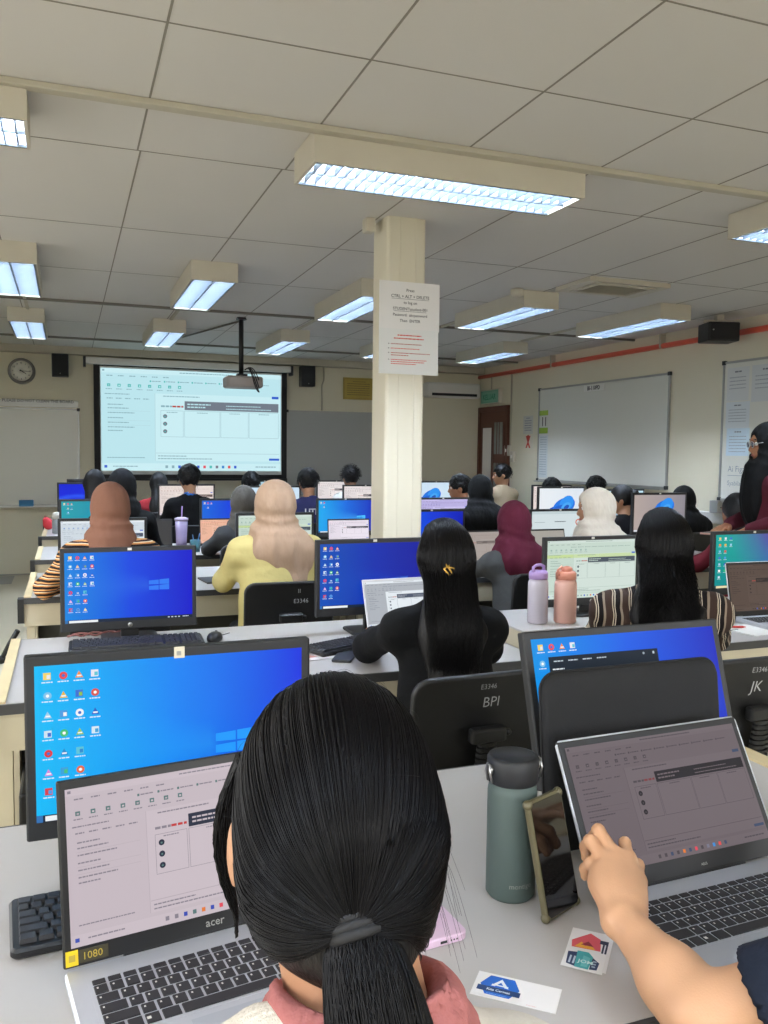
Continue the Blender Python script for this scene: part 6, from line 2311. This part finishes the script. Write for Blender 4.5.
# navy collar lettering for the boy in navy
# ---- standing woman at the right
t, f = person('standing woman in a black headscarf, glasses and a maroon top at the right edge', (3.78, 3.80, 1.70), yaw=1.15, pose='stand', lean=0.03, res=0.010, pitch=0.14, turn=0.0, top=cloth('maroon jersey', '#4c1a26', 0.4, 26),
              head_kind='scarf', head_mat=cloth('black chiffon', '#08090a', 0.3, 20), skin=SKIN3, drape=1.12, front=0.09, elbows=((3.70, 3.55, 1.16), (3.93, 4.06, 1.15)), wrists=((3.62, 3.76, 1.085), (3.70, 4.01, 1.09)), group=None)
w = f['w']
b = MB()
for s in (-1, 1):
    b.tube([w((s * 0.033 + 0.020 * math.cos(a), 0.106 - 0.02 * abs(math.cos(a)) * 0.2, 0.004 + 0.018 * math.sin(a))) for a in [k * PI / 8 for k in range(17)]], 0.0018, n=6)
    b.tube([w((s * 0.055, 0.102, 0.008)), w((s * 0.074, 0.06, 0.010)), w((s * 0.078, 0.0, 0.006))], 0.0018, n=6)
b.tube([w((-0.011, 0.108, 0.008)), w((0, 0.112, 0.011)), w((0.011, 0.108, 0.008))], 0.0018, n=6)
b.build('glasses_frame', M['steel'], t)
b = MB()
for s in (-1, 1):
    b.lathe([(0, 0), (0.018, 0), (0.018, 0.001), (0, 0.001)], n=16, M=Matrix.Translation(Vector(w((s * 0.033, 0.1055, 0.004)))) @ Matrix(f['R'].tolist()).to_4x4() @ Matrix.Rotation(-PI / 2, 4, 'X') @ Matrix.Scale(0.86, 4, (0, 1, 0)))
b.build('lenses', mat('spectacle lens', '#9fb4d6', 0.05, trans=0.7), t)
t = thing('tablet', 'pinkish tablet held in the hands of the standing woman', 'tablet', (3.57, 3.89, 1.047), 0.4)
MB().rprism(-0.07, -0.12, 0.07, 0.12, 0, 0.01, 0.012, n=4, ch=0.002).build('case', mat('pinkish case', '#b98f86', 0.5), t)
MB().rprism(-0.062, -0.112, 0.062, 0.112, 0.01, 0.0106, 0.008, n=4).build('screen_glass', M['keys'], t)
person('person in dark red with black hair, half hidden behind the standing woman', (4.09, 4.36, 1.262), res=0.013, top=cloth('dark red cotton', '#6d2530', 0.3, 30), head_kind='long')

# ------------------------------------------------------------------ chairs
CH = mat('black chair plastic', '#121315', 0.48, var=0.12, bump=0.06, bscale=300)
CHF = mat('black chair fabric', '#0e0f11', 0.9, bump=0.2, bscale=600)


def make_chair():
    t = thing('office_chair', '', 'chair')
    b = MB()
    b.rprism(-0.215, -0.20, 0.215, 0.21, 0.385, 0.435, 0.06, n=5, ch=0.012)
    b.build('seat', CHF, t)
    # curved back shell: outline lofted with a shallow bow
    Rk = TR((0, -0.235, 0.545), 0, rx=0.10)
    out = rr(0.222, 0.325, 0.055, 6)
    b = MB()
    rings = []
    for y, ins in ((-0.014, 0.012), (-0.018, 0.004), (-0.010, 0.0), (0.0, 0.0), (0.012, 0.012), (0.020, 0.03)):
        o2 = rr(0.222 - ins, 0.325 - 2 * ins, 0.055 - ins * 0.3, 6)
        rings.append([(x, y + 0.55 * x * x, z + ins) for x, z in o2][::-1])
    b.loft(rings, M=Rk, smooth=True)
    bk = b.build('backrest', CH, t)
    b = MB().rprism(-0.058, -0.048, 0.058, -0.012, 0.135, 0.178, 0.012, n=4, ch=0.006, M=Rk)
    b.sphere((0.066, -0.03, 0.157), (0.012, 0.012, 0.01), M=Rk)
    b.build('bracket', CH, bk)
    b = MB()
    n = 9
    prof = []
    for i in range(n):
        z = 0.135 - i * 0.0165
        prof += [(0.030 + 0.0008 * i, z), (0.030 + 0.0008 * i, z - 0.009), (0.024, z - 0.0115), (0.024, z - 0.015)]
    rings = [[(r * 1.05 * math.cos(2 * PI * k / 16), -0.03 + r * 0.55 * math.sin(2 * PI * k / 16), z) for k in range(16)] for r, z in prof][::-1]
    b.loft(rings, M=Rk, smooth=False)
    b.build('bellows', CH, bk)
    b = MB().tube([(0, -0.265, 0.56), (0, -0.268, 0.46), (0, -0.245, 0.40), (0, -0.15, 0.372), (0, 0, 0.368)], 0.02, n=8)
    b.build('back_strut', M['black'], t)
    MB().lathe([(0, 0.09), (0.03, 0.09), (0.03, 0.22), (0.02, 0.222), (0.02, 0.36), (0.07, 0.365), (0.09, 0.384), (0, 0.384)], n=16).build('gas_column', M['black'], t)
    b = MB()
    for k in range(5):
        a = 2 * PI * k / 5 + 0.3
        b.tube([(0.02 * math.cos(a), 0.02 * math.sin(a), 0.095), (0.26 * math.cos(a), 0.26 * math.sin(a), 0.07)], [0.024, 0.015], n=8)
    b.build('star_base', M['black'], t)
    for k in range(5):
        a = 2 * PI * k / 5 + 0.3
        b = MB()
        for s in (-1, 1):
            b.lathe([(0, -0.007), (0.026, -0.007), (0.026, 0.007), (0, 0.007)], n=14, M=TR((0.26 * math.cos(a), 0.26 * math.sin(a), 0.026), a) @ Matrix.Translation((0, s * 0.012, 0)) @ Matrix.Rotation(PI / 2, 4, 'X'))
        b.tube([(0.26 * math.cos(a), 0.26 * math.sin(a), 0.03), (0.26 * math.cos(a), 0.26 * math.sin(a), 0.066)], 0.008, n=6)
        b.build('caster', M['black'], t)
    return t, Rk


CH0, RK = make_chair()
chalk = mat('grey chalk marker', '#a9abae', 0.8)


def chair_marks(t, items):
    bk = [c for c in t.children if c.name.startswith('backrest')][0]
    for s, x, z, size, slant in items:
        b = MB()
        vs, fs = text_geo(s, size, 'CENTER', -0.008)
        b.add([(u + x + v * slant, -0.0186 + 0.55 * (u + x + v * slant) ** 2 - 0.0012, v + z) for u, v in vs], fs)
        o = b.build('chalk_marks', chalk, bk)
        o.matrix_local = RK


spots = [
    ((1.110, 2.40), 0.03, 'black plastic chair back with BPI written on it, behind the woman with the hair claw', [('E3346', 0.0, 0.290, 0.021, 0.1), ('BPI', 0.01, 0.236, 0.043, 0.1)]),
    ((2.04, 2.31), 0.0, 'black chair back with JK written on it, under the woman in the brown striped shirt', [('JK', -0.03, 0.225, 0.05, 0.2), ('E3346', -0.02, 0.288, 0.024, 0.1)]),
    ((1.02, 4.235), -0.05, 'black chair with faint grey marks behind the yellow shirt', [('II', 0.04, 0.275, 0.03, 0), ('E3346', 0.05, 0.225, 0.03, 0.0)]),
    ((0.22, 4.245), 0.0, 'black chair under the person in the orange and black striped top', None),
    ((2.42, 4.16), 0.0, 'black chair behind the maroon headscarf', None),
    ((3.01, 4.16), 0.0, 'black chair under the person in the white headscarf', None),
    ((0.345, 5.91), 0.0, 'black chair under the person in the black hood', None),
    ((1.175, 5.91), 0.0, 'black chair under the person in the grey headscarf', None),
    ((3.055, 5.91), 0.0, 'black chair under the person in the long black headscarf', None),
    ((4.39, 5.91), 0.0, 'black chair under the person with dark tied hair', None),
    ((5.0, 5.90), 0.0, 'black chair under the person with striped navy sleeves', None),
    ((4.09, 4.22), 0.0, 'black chair under the person in dark red', None),
    ((1.01, 7.5), 0.0, 'black chair under the person with the blue collar', None),
    ((0.215, 7.5), 0.0, 'black chair under the person with brown-black hair', None),
    ((2.10, 7.5), 0.0, 'black chair under the boy in navy', None),
    ((4.62, 7.48), 0.0, 'black chair below the white flower picture', None),
    ((5.20, 7.38), 0.0, 'black chair against the right wall in the fifth row', None),
    ((3.60, 7.38), 0.0, 'black chair of the person looking left beyond the pillar', None),
    ((3.035, 9.07), 0.0, 'black chair under the boy with curly hair', None),
    ((1.885, 9.07), 0.0, 'black chair in the last row above the beige headscarf', None),
    ((0.90, 9.07), 0.0, 'black chair under the person in red', None),
    ((4.95, 9.10), 0.0, 'black chair under the person in the beige shirt', None),
    ((0.215, 0.545), 0.0, 'black chair under the woman with the ponytail', None),
    ((1.13, 0.50), 0.0, 'black chair under the person in the navy top', None),
]
for i, ((x, y), rz, lab, marks) in enumerate(spots):
    o = copy_tree(CH0) if i else CH0
    o.location = (x, y, 0)
    o.rotation_euler = (0, 0, rz)
    tag(o, lab, 'chair', 'black office chairs')
    if i == 0:
        first_marks = marks
for o in [o for o in SC.objects if o.name.startswith('office_chair')]:
    for (xy, rz, lab, marks) in spots:
        if marks and o['label'] == lab:
            chair_marks(o, marks)

# blue collar and shirt print are parts of their wearers
for o in list(SC.objects):
    lab = o.get('label', '')
    if 'blue collar' in lab and o.get('category') == 'person':
        V, Q = surface([cap((0, 0.078, 1.085), (0, 0.082, 1.125), 0.072, 0.066, k=0.02), dict(cap((0, 0.08, 1.1), (0, 0.1, 1.2), 0.062, 0.064, k=0.01), op='s')], 0.010)
        link('blue_collar', _poly_mesh('blue_collar', V, Q, cloth('blue cotton', '#2f6fc0', 0.2, 40)), o)
    if 'navy jersey' in lab and 'boy' in lab:
        b = MB()
        vs, fs = text_geo('UTM', 0.075, 'CENTER', 0.03)
        b.add([(x, -0.055 - 0.02 * 0, z + 0.93) for x, z in vs], fs)
        q = b.build('back_print', M['white'], o)

# ------------------------------------------------------------------ camera and render look
cam = bpy.data.cameras.new('camera')
co = bpy.data.objects.new('camera', cam)
COL.objects.link(co)
cam.sensor_fit = 'HORIZONTAL'
cam.sensor_width = 36.0
cam.lens = 846.11 / 768 * 36.0
cam.clip_start = 0.02
cam.clip_end = 60
yaw, pitch, roll = 0.358154, 0.0698472, 0.0118653
fwd = Vector((math.sin(yaw) * math.cos(pitch), math.cos(yaw) * math.cos(pitch), -math.sin(pitch)))
rgt = Vector((math.cos(yaw), -math.sin(yaw), 0))
upv = rgt.cross(fwd)
r2 = math.cos(roll) * rgt + math.sin(roll) * upv
u2 = -math.sin(roll) * rgt + math.cos(roll) * upv
m = Matrix((r2, u2, -fwd)).transposed().to_4x4()
m.translation = (0, 0, 1.5)
co.matrix_world = m
SC.camera = co

wd = bpy.data.worlds.new('world')
SC.world = wd
wd.use_nodes = True
wn, wl = wd.node_tree.nodes, wd.node_tree.links
wtc = wn.new('ShaderNodeTexCoord')
wsep = wn.new('ShaderNodeSeparateXYZ')
wl.new(wtc.outputs['Generated'], wsep.inputs[0])
wr_ = wn.new('ShaderNodeMapRange')
wr_.inputs['From Min'].default_value = -0.08
wr_.inputs['From Max'].default_value = 0.08
wl.new(wsep.outputs['Z'], wr_.inputs['Value'])
wm = wn.new('ShaderNodeMix')
wm.data_type = 'RGBA'
wm.inputs[6].default_value = (0.30, 0.29, 0.27, 1)      # ground outside
wm.inputs[7].default_value = (0.95, 0.95, 0.95, 1)      # overcast sky
wl.new(wr_.outputs['Result'], wm.inputs[0])
wl.new(wm.outputs[2], wn['Background'].inputs[0])
wn['Background'].inputs[1].default_value = 8.4

vs_ = SC.view_settings
vs_.view_transform = 'Standard'
vs_.look = 'None'
vs_.gamma = 1.0
vs_.use_curve_mapping = False
vs_.exposure = 0.14
SC.cycles.max_bounces = 8
SC.cycles.diffuse_bounces = 5
SC.cycles.glossy_bounces = 3
SC.cycles.transmission_bounces = 4
SC.cycles.use_denoising = True
SC.cycles.sample_clamp_indirect = 6.0
SC.cycles.caustics_reflective = False
SC.cycles.caustics_refractive = False
